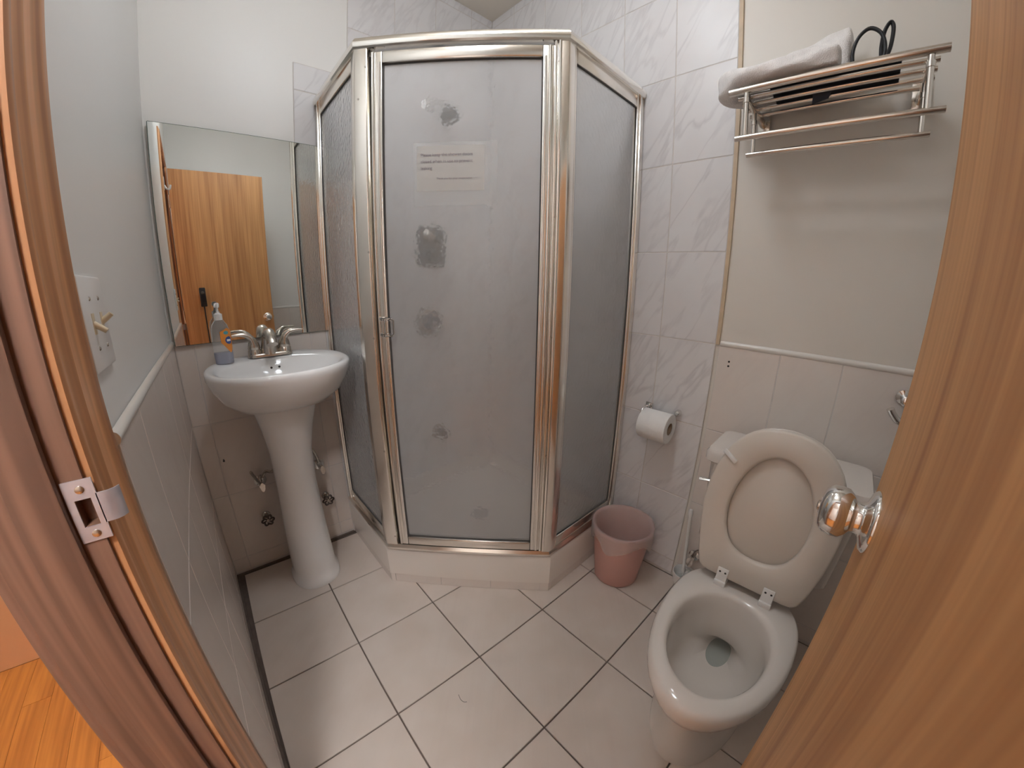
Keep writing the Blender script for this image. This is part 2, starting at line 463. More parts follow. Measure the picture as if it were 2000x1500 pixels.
ROWS = [0.012, ROW0 - 3 * RP, ROW0 - 2 * RP, ROW0 - RP, ROW0]
def rows_up(top):
    r = list(ROWS); z = ROW0
    while z + RP < top: z += RP; r.append(z)
    r.append(top); return r
def grid(plane, us, vs, face, depth, mt, parent, name='wall_tile'):
    for a, b in zip(us, us[1:]):
        for c, d in zip(vs, vs[1:]):
            tile(name, plane, min(a, b) + G, max(a, b) - G, c + G, d - G, face, depth, mt, parent)
def bed(plane, u0, u1, v0, v1, face, t, parent, name='grout_bed'):
    lo = {'x': (face, u0, v0), 'y': (u0, face, v0)}[plane]; hi = {'x': (face + t, u1, v1), 'y': (u1, face + t, v1)}[plane]
    lo, hi = tuple(map(min, lo, hi)), tuple(map(max, lo, hi))
    return box(name, lo, hi, GROUT_L, parent)

# back wall: beige wainscot left of the shower, marble column and marble shower lining
ua = [TCX, -1.391, -1.181, -0.97, -0.905]
grid('y', ua, ROWS, 0.0, 0.0055, WTILE, wall_back)
um = [-0.981, -0.770, -0.559, -0.348, -0.137, 0.0]
mrows = [z for z in rows_up(ZC)]
grid('y', um[1:], mrows, 0.0, 0.0055, MARBLE, wall_back, 'marble_tile')
grid('y', um[:2], [ROW0, ROW0 + RP, ROW0 + 2 * RP, ROW0 + 3 * RP, 2.054], 0.0, 0.0055, MARBLE, wall_back, 'marble_tile')
grid('y', [-0.905, -0.77], ROWS, 0.0, 0.0055, MARBLE, wall_back, 'marble_tile')
bed('y', TCX, -0.905, 0.0, ROW0, 0.0009, 0.0045, wall_back)
bed('y', -0.981, -0.0, ROW0, 2.054, 0.0009, 0.0045, wall_back)
bed('y', -0.77, 0.0, 2.054, ZC, 0.0009, 0.0045, wall_back)
bed('y', -0.905, 0.0, 0.0, ROW0, 0.0009, 0.0045, wall_back)
# right wall: marble up to the ceiling, then beige wainscot
YM = -1.2241
ub = [YM, YM + TW, YM + 2 * TW, YM + 3 * TW, YM + 4 * TW, YM + 5 * TW, 0.0]
grid('x', ub, mrows, 0.0, 0.0055, MARBLE, wall_right, 'marble_tile')
bed('x', YM, 0.0, 0.0, ZC, 0.0009, 0.0045, wall_right)
uw = [-1.237, -1.435, -1.612, -1.80, -1.99, YD]
grid('x', uw, ROWS, 0.0, 0.0055, WTILE, wall_right)
bed('x', YD, -1.237, 0.0, ROW0, 0.0009, 0.0045, wall_right)
# left wall wainscot
uc = [0.0]
while uc[-1] - TW > -1.02: uc.append(uc[-1] - TW)
uc.append(-1.020)
grid('x', uc, ROWS, TCX, -0.0055, WTILE, wall_left)
bed('x', -1.020, 0.0, 0.0, ROW0, TCX - 0.0009, -0.0045, wall_left)
grid('x', [YD, -1.99, -1.84], ROWS, TCX, -0.0055, WTILE, wall_left)
bed('x', YD, -1.84, 0.0, ROW0, TCX - 0.0009, -0.0045, wall_left)
# front wall wainscot (seen in the mirror)
uf = [TCX + TW * k for k in range(7)] + [0.0]
grid('y', uf, ROWS, YD + 0.008, -0.0055, WTILE, wall_front)
bed('y', TCX, 0.0, 0.0, ROW0, YD + 0.0071, -0.0045, wall_front)

# chair rails: half-round ceramic strips
def halfround(h, t, n=8):
    return [(t * math.sin(PI * i / n), -h / 2 * math.cos(PI * i / n)) for i in range(n + 1)]
hr = halfround(0.020, 0.0092)
def rail(name, plane, wallc, sgn, a, b):
    pts = []
    if plane == 'x':   # runs along y
        V = [(wallc + sgn * p[0], a, ROW0 + 0.004 + p[1]) for p in hr] + [(wallc + sgn * p[0], b, ROW0 + 0.004 + p[1]) for p in hr]
    else:
        V = [(a, wallc + sgn * p[0], ROW0 + 0.004 + p[1]) for p in hr] + [(b, wallc + sgn * p[0], ROW0 + 0.004 + p[1]) for p in hr]
    n = len(hr)
    F = [tuple(range(n)), tuple(range(n, 2 * n))] + [(i, (i + 1) % n, n + (i + 1) % n, n + i) for i in range(n)]
    o = mk(name, V, F, RAILM, smooth=40); tag(o, kind='structure'); return o
rail('trim_1', 'x', TCX - 0.006, 1, -0.012, -1.022)
rail('trim_2', 'x', 0.004, -1, -1.2405, YD + 0.02)
rail('trim_3', 'y', YD + 0.003, 1, TCX, -0.01)
tb = box('trim_4', (-0.002, -1.2365, ROW0), (0.006, -1.2245, ZC), TAN); tag(tb, kind='structure')
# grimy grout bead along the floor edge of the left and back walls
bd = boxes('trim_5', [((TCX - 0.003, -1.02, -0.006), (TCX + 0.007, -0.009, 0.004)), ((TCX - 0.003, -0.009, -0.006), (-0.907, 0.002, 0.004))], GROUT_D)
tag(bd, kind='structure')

# ------------------------------------------------------------------ door frame
frm = thing('trim_6', None, None, (XC, YJ, 0), kind='structure')
zs0, zs1 = 0.9565, 1.0235      # strike plate
hz0, hz1 = 0.973, 1.003        # latch pocket
hx0, hx1 = -1.4735, -1.460
jb = [((XO, YJ, 0), (XC, YJ + 0.017, hz0)), ((XO, YJ, hz1), (XC, YJ + 0.017, ZH)),
      ((XO, YJ, hz0), (hx0, YJ + 0.017, hz1)), ((hx1, YJ, hz0), (XC, YJ + 0.017, hz1)), ((hx0, YJ + 0.014, hz0), (hx1, YJ + 0.017, hz1))]
boxes('strike_jamb', jb, JAMB, frm)
box('hinge_jamb', (XO, YH - 0.017, 0), (XC, YH, ZH), JAMB, frm)
box('head_jamb', (XO, YH - 0.017, ZH), (XC, YJ + 0.017, ZH + 0.017), JAMB, frm)
box('door_stop', (-1.520, YJ - 0.010, 0), (-1.4815, YJ, ZH), JAMB, frm, bevel=0.002)
box('door_stop', (-1.520, YH, 0), (-1.498, YH + 0.010, ZH), JAMB, frm, bevel=0.002)
box('door_stop', (-1.520, YH + 0.01, ZH - 0.010), (-1.498, YJ - 0.01, ZH), JAMB, frm, bevel=0.002)
# moulded casing: profile across its width (w from inner to outer edge, thickness)
cw = 0.122
prof = [(0, 0), (0, 0.0065), (0.004, 0.0085), (0.012, 0.0085), (0.016, 0.006), (0.024, 0.0055), (0.032, 0.0075), (0.040, 0.0095), (0.046, 0.0070), (0.052, 0.0065),
        (0.064, 0.0070), (0.078, 0.0085), (0.086, 0.0112), (0.096, 0.0118), (0.101, 0.0090), (0.107, 0.0088), (0.113, 0.0080), (0.120, 0.0060), (cw, 0.0040), (cw, 0)]
ZT = ZH + 0.006
def casing_v(y0, sgn, ztop):
    V = [(XC + t, y0 + sgn * q, 0) for q, t in prof] + [(XC + t, y0 + sgn * q, ztop + q * 0.25) for q, t in prof]
    n = len(prof); F = [tuple(range(n)), tuple(range(n, 2 * n))] + [(i, (i + 1) % n, n + (i + 1) % n, n + i) for i in range(n)]
    return mk('casing', V, F, CASE, frm, smooth=35)
casing_v(YJ + 0.005, 1, ZT)
casing_v(YH - 0.005, -1, ZT)
V = [(XC + t, YJ + 0.005 + q, ZT + q * 0.25) for q, t in prof] + [(XC + t, YH - 0.005 - q, ZT + q * 0.25) for q, t in prof]
n = len(prof); F = [tuple(range(n)), tuple(range(n, 2 * n))] + [(i, (i + 1) % n, n + (i + 1) % n, n + i) for i in range(n)]
mk('head_casing', V, F, CASE, frm, smooth=35)
# hall side casing
box('hall_casing', (XO - 0.012, YJ + 0.003, 0), (XO, YJ + 0.065, ZT + 0.06), JAMB, frm, bevel=0.003)
box('hall_casing', (XO - 0.012, YH - 0.065, 0), (XO, YH - 0.003, ZT + 0.06), JAMB, frm, bevel=0.003)
# strike plate with its hole, curled lip and two screws
px0, px1 = -1.4800, -1.4545
pt = 0.0016
yf = YJ
def plate_frame(name, x0, x1, z0, z1, hx0, hx1, hz0, hz1, y0, y1, mt, parent):
    o4 = [(x0, z0), (x1, z0), (x1, z1), (x0, z1)]; i4 = [(hx0, hz0), (hx1, hz0), (hx1, hz1), (hx0, hz1)]
    V = [(x, y, z) for y in (y0, y1) for (x, z) in o4 + i4]; F = []
    for k in range(4):
        l = (k + 1) % 4
        F += [(k, l, 4 + l, 4 + k), (8 + k, 8 + l, 12 + l, 12 + k), (k, l, 8 + l, 8 + k), (4 + k, 4 + l, 12 + l, 12 + k)]
    return mk(name, V, F, mt, parent)
sp = plate_frame('strike_plate', px0, px1, zs0, zs1, hx0, hx1, hz0, hz1, yf - pt, yf + 0.0002, ZINC, frm)
sp['label'] = 'shiny zinc strike plate with latch hole'
lz0, lz1 = 0.9735, 1.0065
lp = [(px1 - 0.001, yf - pt), (px1 + 0.005, yf - pt), (px1 + 0.010, yf - 0.0010), (px1 + 0.0145, yf + 0.0015), (px1 + 0.018, yf + 0.006)]
V = [(x, y, z) for z in (lz0, lz1) for (x, y) in lp] + [(x, y + 0.0014, z) for z in (lz0, lz1) for (x, y) in lp]
F = []
for k in range(4):
    F += [(k, k + 1, 6 + k, 5 + k), (10 + k, 11 + k, 16 + k, 15 + k), (k, k + 1, 11 + k, 10 + k), (5 + k, 6 + k, 16 + k, 15 + k)]
F += [(0, 5, 15, 10), (4, 9, 19, 14)]
mk('lip', V, F, ZINC, sp, smooth=60)
for zz in (zs1 - 0.010, zs0 + 0.008):
    lathe('screw', [(0.0042, 0), (0.0040, 0.0008), (0.0020, 0.0012)], ((px0 + px1) / 2 + 0.001, yf - pt, zz), (0, -1, 0), NICKEL, sp, n=12)

# ------------------------------------------------------------------ door leaf
door = thing('door_1', None, None, (-1.44, -1.70, 0.008), kind='structure')
YF = -1.666
leaf = box('door_leaf', (-1.444, YF - 0.035, 0.008), (-0.838, YF, 2.032), DOORW, door, bevel=0.0015, seg=1)
kx, kz = -0.882, 0.976
for sgn, y0 in ((1, YF), (-1, YF - 0.035)):
    k = lathe('knob', [(0.0330, 0), (0.0330, 0.002), (0.030, 0.005), (0.019, 0.008), (0.0165, 0.012), (0.017, 0.018), (0.022, 0.021), (0.0262, 0.026), (0.0272, 0.033), (0.0262, 0.041), (0.021, 0.047), (0.010, 0.0495), (0.0088, 0.0480), (0.0, 0.048)],
              (kx, y0, kz), (0, sgn, 0), CHROME, door, n=32, smooth=50)
    k['label'] = 'round chrome door knob'
    lathe('lock_button', [(0.0055, 0), (0.0055, 0.003), (0.003, 0.004)], (kx, y0 + sgn * 0.0482, kz), (0, sgn, 0), NICKEL, k, n=12)
box('latch_plate', (-0.8382, YF - 0.030, kz - 0.028), (-0.8372, YF - 0.005, kz + 0.028), BRASS, door)
prism('latch_bolt', [(-0.838, YF - 0.024), (-0.838, YF - 0.010), (-0.830, YF - 0.022), (-0.830, YF - 0.024)], 'z', kz - 0.008, kz + 0.008, BRASS, door)
for z in (0.20, 1.02, 1.82):
    cyl('hinge', (-1.449, YF - 0.038, z - 0.045), (-1.449, YF - 0.038, z + 0.045), 0.006, NICKEL, door, 10)

# ------------------------------------------------------------------ hall outside the door
hf = box('floor_hall', (-3.4, -3.2, -0.12), (-1.56, 0.0, -0.010), mat('subfloor', (0.10, 0.045, 0.015), 0.8, var=0.1), None); tag(hf, kind='structure')
x = -3.39
while x < -1.56:
    w_ = min(0.083, -1.562 - x)
    y = -0.052 - random.uniform(0.15, 0.6); prev = -0.052
    while prev > -3.1:
        y = max(y, -3.15)
        if x > -2.7 or True:
            box('plank', (x + 0.0005, y + 0.0005, -0.010), (x + w_ - 0.0005, prev - 0.0005, 0.0), PLANK, hf)
        prev = y; y -= random.uniform(0.55, 0.95)
    x += 0.083
hw = box('wall_hall_side', (-3.4, -0.05, 0.0), (-1.56, 0.0, 2.6), HALLP); tag(hw, kind='structure')
hw2 = box('wall_hall_far', (-3.5, -3.3, 0.0), (-3.4, 0.0, 2.6), PAINT); tag(hw2, kind='structure')
hw3 = box('wall_hall_end', (-3.4, -3.3, 0.0), (-1.56, -3.2, 2.6), PAINT); tag(hw3, kind='structure')
hc = box('ceiling_hall', (-3.5, -3.3, 2.6), (-1.56, 0.0, 2.7), PAINT); tag(hc, kind='structure')
hw4 = boxes('wall_hall_near', [((-1.56, -1.095, 0), (-1.5492, -0.05, 2.6)), ((-1.56, -3.2, 0), (-1.5492, -1.77, 2.6)), ((-1.56, -1.77, ZT + 0.06), (-1.5492, -1.095, 2.6))], PAINT); tag(hw4, kind='structure')

# ------------------------------------------------------------------ lamps
def dome_lamp(name, label, c, r, glow, color, strength, down=0.0):
    t = thing(name, label, 'lamp', c)
    lathe('canopy', [(.062, 0), (.062, 0.012), (.045, 0.024), (.040, .045)], c, (0, 0, -1), NICKEL, t, n=40)
    pr = [(.036, .040)] + [(r * math.sin(PI * k / 14), .045 + r * (1 - math.cos(PI * k / 14)) - r * .06) for k in range(4, 14)] + [(r * .06, .045 + 2 * r - r * .06)]
    lathe('globe', pr, c, (0, 0, -1), glow, t, n=40)
    ld_ = bpy.data.lights.new('lamp_light', 'POINT'); ld_.shadow_soft_size = r + .004; ld_.color = color; ld_.use_soft_falloff = False
    ld_.energy = strength * 4 * PI * PI * r * r       # watts of a diffuse globe of that radiance
    lo_ = bpy.data.objects.new('lamp_light', ld_); col.objects.link(lo_); lo_.parent = t; lo_.location = (0, 0, -(.045 + r - r * .06))
    if down:      # added disk light below the closed globe, throws extra light down
        la_ = bpy.data.lights.new('lamp_light', 'AREA'); la_.shape = 'DISK'; la_.size = 2 * r; la_.energy = down; la_.color = color
        ao_ = bpy.data.objects.new('lamp_light', la_); col.objects.link(ao_); ao_.parent = t; ao_.location = (0, 0, -(.045 + 2 * r - r * .06 + .006))
    return t
dome_lamp('ceiling_and_fill_light', 'small white glass globe ceiling light nearest the towel rack', (-0.52, -0.98, ZC), 0.075, GLOWA, (0.90, 0.97, 1.06), LAMP_SIDE, LAMP_SIDE_DOWN)
dome_lamp('ceiling_and_fill_light', 'added unseen globe ceiling light nearest the sink, brightens the left side', (-1.00, -1.00, ZC), 0.10, GLOWB, (0.90, 0.97, 1.06), LAMP_FILL, LAMP_DOWN)  # second globe, added out of view to brighten the left side
dome_lamp('ceiling_and_fill_light', 'unseen globe light in the hall, placed to fill the room through the doorway', (-1.82, -2.02, 2.6), 0.13, GLOWH, (0.96, 0.96, 0.98), LAMP_HALL_FILL)  # unseen hall globe, placed so its light fills through the doorway

# ------------------------------------------------------------------ mirror (stands off the wall a little at its left end)
mir = thing('wall_mirror', 'large frameless wall mirror above the pedestal sink', 'mirror', (-1.17, -0.008, 1.008))
MA, MB = (-1.447, -0.0125), (-0.892, -0.0057)
mt_ = 0.0045
prism('mirror_glass', [MA, MB, (MB[0], MB[1] + mt_), (MA[0], MA[1] + mt_)], 'z', 1.008, 1.744, MIRM, mir)
ged = mat('mirror_edge', (0.10, 0.14, 0.11), 0.3, var=0.05)
prism('edge', [(MA[0] - 0.002, MA[1] + 0.0005), MA, (MA[0], MA[1] + mt_), (MA[0] - 0.002, MA[1] + mt_)], 'z', 1.008, 1.744, ged, mir)
prism('edge', [MA, MB, (MB[0], MB[1] + mt_), (MA[0], MA[1] + mt_)], 'z', 1.744, 1.7455, ged, mir)
prism('edge', [MA, MB, (MB[0], MB[1] + mt_), (MA[0], MA[1] + mt_)], 'z', 1.0065, 1.008, ged, mir)

# ------------------------------------------------------------------ light switch plate on the left wall
sw = thing('light_switch', 'white two-toggle light switch plate beside the door casing', 'light switch', (XC, -0.955, 1.095))
box('cover_plate', (XC, -1.018, 1.098), (XC + 0.006, -0.905, 1.216), WPLAS, sw, bevel=0.003)
for y, up in ((-0.982, -1), (-0.938, 1)):
    pts = [(XC + 0.005, y, 1.157), (XC + 0.012, y, 1.157 + up * 0.005), (XC + 0.018, y, 1.157 + up * 0.010)]
    tube('toggle', pts, [0.0042, 0.0038, 0.0034], IVORY, sw, n=8)
    box('toggle_slot', (XC + 0.0055, y - 0.006, 1.144), (XC + 0.0066, y + 0.006, 1.170), IVORY, sw)
    for z in (1.188, 1.126):
        lathe('screw', [(0.0032, 0), (0.002, 0.0012)], (XC + 0.006, y, z), (1, 0, 0), NICKEL, sw, n=10)
# white hook on the casing (seen in the mirror)
hk = thing('wall_hook', 'small white hook on the door casing, seen in the mirror', 'hook', (XC + 0.0075, -1.10, 1.76))
box('back_plate', (XC + 0.0098, -1.112, 1.765), (XC + 0.013, -1.088, 1.835), WPLAS, hk, bevel=0.001)
tube('hook_arm', spline([(XC + 0.012, -1.10, 1.790), (XC + 0.022, -1.10, 1.772), (XC + 0.036, -1.10, 1.772), (XC + 0.042, -1.10, 1.795)], 5), 0.005, WPLAS, hk, n=8)

# ------------------------------------------------------------------ pedestal sink
sx, sy = -1.138, -0.237
sink = thing('pedestal_sink', 'white oval pedestal sink under the wall mirror', 'sink', (sx, -0.2, 0))
def so(ax, ay, z, cy_=sy, p=2.25): return oval(sx, cy_, ax, ay, z, 56, p)
rings = [so(.085, .075, .785, -.20), so(.12, .10, .787, -.205), so(.160, .150, .803, -.212), so(.198, .190, .840, -.224), so(.221, .219, .885, -.233), so(.2315, .230, .918), so(.233, .232, .932),
         so(.231, .230, .9415), so(.224, .223, .945), so(.212, .205, .9425, -.240),
         so(.200, .168, .939, -.268, 2.15), so(.192, .160, .930, -.269, 2.1), so(.177, .147, .905, -.270, 2.0), so(.150, .122, .868, -.268, 2.0), so(.10, .083, .842, -.266, 2.0), so(.03, .03, .834, -.265, 2.0)]
loft('basin', rings, PORC, sink, smooth=60)
def po(ax, ay, z, cy_): return oval(sx + (z - .78) * .012, cy_, ax, ay, z, 40, 2.3)
rings = [po(.098, .118, 0, -.165), po(.098, .118, .018, -.165), po(.090, .108, .030, -.165), po(.088, .104, .06, -.164), po(.087, .098, .12, -.162), po(.082, .085, .25, -.16), po(.075, .075, .45, -.165), po(.078, .078, .60, -.175), po(.092, .090, .70, -.19), po(.108, .10, .775, -.205), po(.108, .10, .7855, -.205)]
loft('pedestal', rings, PORC, sink, smooth=60)
for dx in (-0.016, 0.012):
    lathe('overflow_hole_shade', [(0.0042, 0), (0.0042, 0.002)], (sx + .002 + dx, -.1235, .9045), (0, -0.87, 0.5), HOLE, sink, n=12)  # solid dark discs, the shade inside the holes is put into their colour
lathe('drain', [(0.022, 0), (0.022, 0.003), (0.017, 0.004), (0.015, 0.001)], (sx, -.265, .834), (0, 0, 1), CHROME, sink, n=20)

# ------------------------------------------------------------------ faucet
fx, fy, fz = -1.142, -0.070, 0.9425
fa = thing('faucet', 'brushed nickel two-handle faucet on the back of the sink', 'faucet', (fx, fy, fz))
loft('base_plate', [rrect(fx, fy, .080, .030, .029, fz + .0005), rrect(fx, fy, .080, .030, .029, fz + .008), rrect(fx, fy, .076, .026, .025, fz + .013)], NICKEL, fa, smooth=40)
sp_ = spline([(fx, fy + .002, fz + .010), (fx, fy - .002, fz + .045), (fx, fy - .016, fz + .078), (fx, fy - .046, fz + .086), (fx, fy - .078, fz + .070), (fx, fy - .092, fz + .052)], 4)
k_ = len(sp_)
tube('spout', sp_, [0.034 - 0.015 * min(1, i / (k_ * .6)) for i in range(k_)], NICKEL, fa, n=18)
for s_ in (-1, 1):
    hx = fx + s_ * .054
    h = lathe('handle', [(.0245, .010), (.0235, .026), (.0215, .028), (.0215, .031), (.0225, .033), (.0205, .046), (.0175, .056)], (hx, fy, fz), (0, 0, 1), NICKEL, fa, n=20)
    lv = spline([(hx, fy, fz + .048), (hx + s_ * .005, fy - .003, fz + .068), (hx + s_ * .022, fy - .008, fz + .084), (hx + s_ * .048, fy - .012, fz + .089), (hx + s_ * .070, fy - .013, fz + .087)], 4)
    n_ = len(lv)
    tube('lever', lv, [.0185 - .0125 * min(1, i / (n_ * .7)) for i in range(n_)], NICKEL, h, n=12, flat=(1.15, .9))

# ------------------------------------------------------------------ soap bottle
bx, by, bz = -1.300, -0.118, 0.9410
sb = thing('soap_bottle', 'clear pump soap bottle with orange label on the sink', 'soap bottle', (bx, by, bz))
def bo(ax, ay, z): return oval(bx, by, ax, ay, bz + z, 28, 2.6)
loft('bottle', [bo(.025, .017, .0), bo(.029, .020, .004), bo(.0305, .0215, .03), bo(.030, .021, .08), bo(.029, .0205, .115), bo(.025, .018, .135), bo(.016, .014, .148), bo(.011, .011, .154), bo(.011, .011, .160)], CLEARP, sb)
loft('liquid_soap', [bo(.024, .016, .003), bo(.0285, .0195, .006), bo(.0295, .0205, .042)], SOAPL, sb)
lathe('collar', [(.0135, .152), (.0135, .172), (.008, .175), (.008, .178)], (bx, by, bz), (0, 0, 1), WPLAS, sb, n=20)
lathe('pump_stem', [(.0045, .175), (.0045, .196)], (bx, by, bz), (0, 0, 1), WPLAS, sb, n=12)
lathe('pump_head', [(.008, .194), (.0085, .206), (.006, .210)], (bx, by, bz), (0, 0, 1), WPLAS, sb, n=14)
tube('nozzle', [(bx, by, bz + .204), (bx - .004, by - .016, bz + .204), (bx - .007, by - .030, bz + .199)], [.0045, .004, .003], WPLAS, sb, n=8)
def patch(name, mt, a0, a1, z0, z1, off, parent, shape=lambda t: (0, 1), n=12):
    """curved label hugging the bottle; angles in degrees, 0 = +x, -90 = toward the room"""
    V, F = [], []
    for i in range(n + 1):
        a = math.radians(a0 + (a1 - a0) * i / n); lo_, hi_ = shape(i / n)
        for t in (lo_, hi_):
            z = z0 + (z1 - z0) * t
            V.append((bx + (.0305 + off) * pw(math.cos(a), 2 / 2.6), by + (.0215 + off) * pw(math.sin(a), 2 / 2.6), bz + z))
        if i: F.append((2 * i - 2, 2 * i, 2 * i + 1, 2 * i - 1))
    return mk(name, V, F, mt, parent, smooth=60)
lab = patch('label', LABELO, -92, -10, .040, .125, .0008, sb, lambda t: (.42 * abs(1 - t * 1.7) ** 1.5, 1 - .35 * abs(t - .45) ** 1.2))
patch('brand_oval', LABELB, -76, -26, .070, .096, .0014, lab, lambda t: (.5 - math.sqrt(max(0, .25 - (t - .5) ** 2)), .5 + math.sqrt(max(0, .25 - (t - .5) ** 2))))
patch('brand_stripe', LABELW, -66, -36, .0795, .0865, .0020, lab)
patch('flower_print', LABELT, -80, -48, .103, .115, .0014, lab, lambda t: (.5 - math.sqrt(max(0, .25 - (t - .5) ** 2)), .5 + math.sqrt(max(0, .25 - (t - .5) ** 2))))

# ------------------------------------------------------------------ plumbing under the sink
def angle_stop(label, x, z, side):
    t = thing('shutoff_valve', label, 'valve', (x, 0, z), 'shutoff valves under the sink')
    lathe('flange', [(.026, 0), (.025, .004), (.012, .009)], (x, 0.0, z), (0, -1, 0), CHROME, t, n=20)
    cyl('body', (x, -.004, z), (x, -.062, z), .011, CHROME, t, 14)
    lathe('outlet', [(.009, 0), (.009, .018), (.0115, .019), (.0115, .030)], (x, -.038, z), (0.25 * side, 0, 1), CHROME, t, n=12)
    h = loft('oval_handle', [[(x + .009 * math.cos(a) , -.062 - d, z + .020 * math.sin(a)) for a in [2 * PI * i / 16 for i in range(16)]] for d in (0, .012)], NICKEL, t)
    tip = lathe('packing_nut', [(.008, 0), (.008, .012)], (x + .002, -.045, z - .008), (0.2, -.3, -1), CHROME, t, n=6)
    if side > 0:
        pts = spline([(x + .006, -.040, z + .026), (x + .026, -.050, z + .055), (x + .052, -.075, z + .062), (x + .085, -.09, z + .13), (x + .088, -.09, z + .345)], 5)
        lev = spline([(x - .002, -.060, z + .004), (x - .018, -.066, z + .045), (x - .030, -.068, z + .078)], 4)
        tube('lever', lev, [.007, .008, .009, .0095, .010, .010, .010, .010, .009][:len(lev)], NICKEL, t, n=10, flat=(1.1, .6))
    else:
        pts = spline([(x - .006, -.040, z + .026), (x - .012, -.045, z + .060), (x - .030, -.058, z + .105), (x - .058, -.075, z + .15), (x - .068, -.085, z + .345)], 5)
    tube('supply_hose', pts, .0065, NICKEL, t, n=10)
    return t
angle_stop('chrome shutoff valve with lever left of the sink pedestal', -1.262, .418, 1)
angle_stop('chrome shutoff valve with curved hose right of the sink pedestal', -1.014, .418, -1)
def handwheel(label, x, z):
    t = thing('wheel_valve', label, 'valve', (x, 0, z), 'wheel valves low on the back wall')
    cyl('spindle', (x, 0, z), (x, -.055, z), .007, NICKEL, t, 10)
    lathe('flange', [(.018, 0), (.016, .005), (.009, .008)], (x, 0, z), (0, -1, 0), NICKEL, t, n=16)
    pts = [(x + (.0215 + .0035 * math.cos(6 * a)) * math.cos(a), -.050, z + (.0215 + .0035 * math.cos(6 * a)) * math.sin(a)) for a in [2 * PI * i / 36 for i in range(36)]]
    wh = mat('dark_wheel', (0.12, 0.10, 0.09), 0.3, 0.9, var=0.3, vscale=60)
    tube('wheel', pts, .0042, wh, t, n=8, loop=True)
    for i in range(3):
        a = PI / 3 * i + .3
        cyl('spoke', (x - .02 * math.cos(a), -.050, z - .02 * math.sin(a)), (x + .02 * math.cos(a), -.050, z + .02 * math.sin(a)), .003, wh, t, 8)
    lathe('hub', [(.0075, 0), (.0075, .008), (.004, .011)], (x, -.048, z), (0, -1, 0), NICKEL, t, n=12)
handwheel('small dark wheel valve low left of the sink pedestal', -1.273, .250)
handwheel('small dark wheel valve low right of the sink pedestal', -1.010, .250)
sc_ = thing('wall_anchor', 'single dark screw sticking out of the tiles left of the pedestal', 'screw', (-1.375, 0, .548))
cyl('shank', (-1.375, 0.001, .548), (-1.375, -.012, .546), .0022, RUBBER, sc_, 8)
lathe('head', [(.0042, 0), (.004, .002), (.002, .003)], (-1.375, -.012, .546), (0, -1, 0), RUBBER, sc_, n=10)

# ------------------------------------------------------------------ shower tray
Q = [Vector((-.885, 0)), Vector((-.885, -.439)), Vector((-.4447, -.877)), Vector((0, -.877))]
TP = [Vector((-.905, 0)), Vector((-.905, -.430)), Vector((-.447, -.900)), Vector((0, -.900))]
def offs(P, d):
    """offset an open polyline to its right hand (outward, toward the room) by d"""
    nr = []
    for a, b in zip(P, P[1:]):
        t = (b - a).normalized(); nr.append(Vector((t.y, -t.x)))
    out = []
    for i in range(len(P)):
        if i == 0: out.append(P[0] + nr[0] * d)
        elif i == len(P) - 1: out.append(P[-1] + nr[-1] * d)
        else:
            a, b = nr[i - 1], nr[i]; out.append(P[i] + (a + b) * (d / (1 + a.dot(b))))
    return out
tray = thing('shower_tray', 'off-white angled shower tray in the tiled corner', 'shower tray', (-.45, -.45, 0))
def tring(d, e, z):
    p = offs(TP, d); p[0].y = -e; p[-1].x = -e
    return [(q.x, q.y, z) for q in p] + [(-e, -e, z)]
loft('basin', [tring(0, .0005, .046), tring(0, .0005, .165), tring(-.003, .0005, .179), tring(-.011, .0005, .1865), tring(-.060, .004, .1865), tring(-.068, .012, .182), tring(-.085, .03, .105), tring(-.20, .15, .098)], TRAYM, tray, smooth=25)
lathe('drain', [(.045, 0), (.045, .003), (.035, .004)], (-.40, -.40, .0985), (0, 0, 1), CHROME, tray, n=24)
def seg_frame(a, b):
    t = (b - a).normalized(); return a, t, Vector((t.y, -t.x)), (b - a).length
def obox(name, fr, s0, s1, n0, n1, z0, z1, mt, parent, bevel=0.0, seg=2):
    a, t, nn, L_ = fr
    v = []
    for z in (z0, z1):
        for s, n in ((s0, n0), (s1, n0), (s1, n1), (s0, n1)):
            p = a + t * s + nn * n; v.append((p.x, p.y, z))
    F = [(0, 3, 2, 1), (4, 5, 6, 7), (0, 1, 5, 4), (1, 2, 6, 5), (2, 3, 7, 6), (3, 0, 4, 7)]
    return mk(name, v, F, mt, parent, bevel=bevel, seg=seg)
for (a, b), cuts in (((TP[0], TP[1]), (0.002, .19, .400)), ((TP[1], TP[2]), (.0, .02, .215, .42, .62)), ((TP[2], TP[3]), (.0, .02, .22, .42))):
    fr = seg_frame(a, b); cuts = list(cuts) + [fr[3] - .001]
    for c0, c1 in zip(cuts, cuts[1:]):
        obox('skirting_tile', fr, c0 + .001, c1 - .001, -.012, -.003, 0.001, .0455, WTILE, tray)
    obox('grout_bed', fr, 0.012, fr[3] - .012, -.030, -.006, 0.0006, .045, GROUT_L, tray)

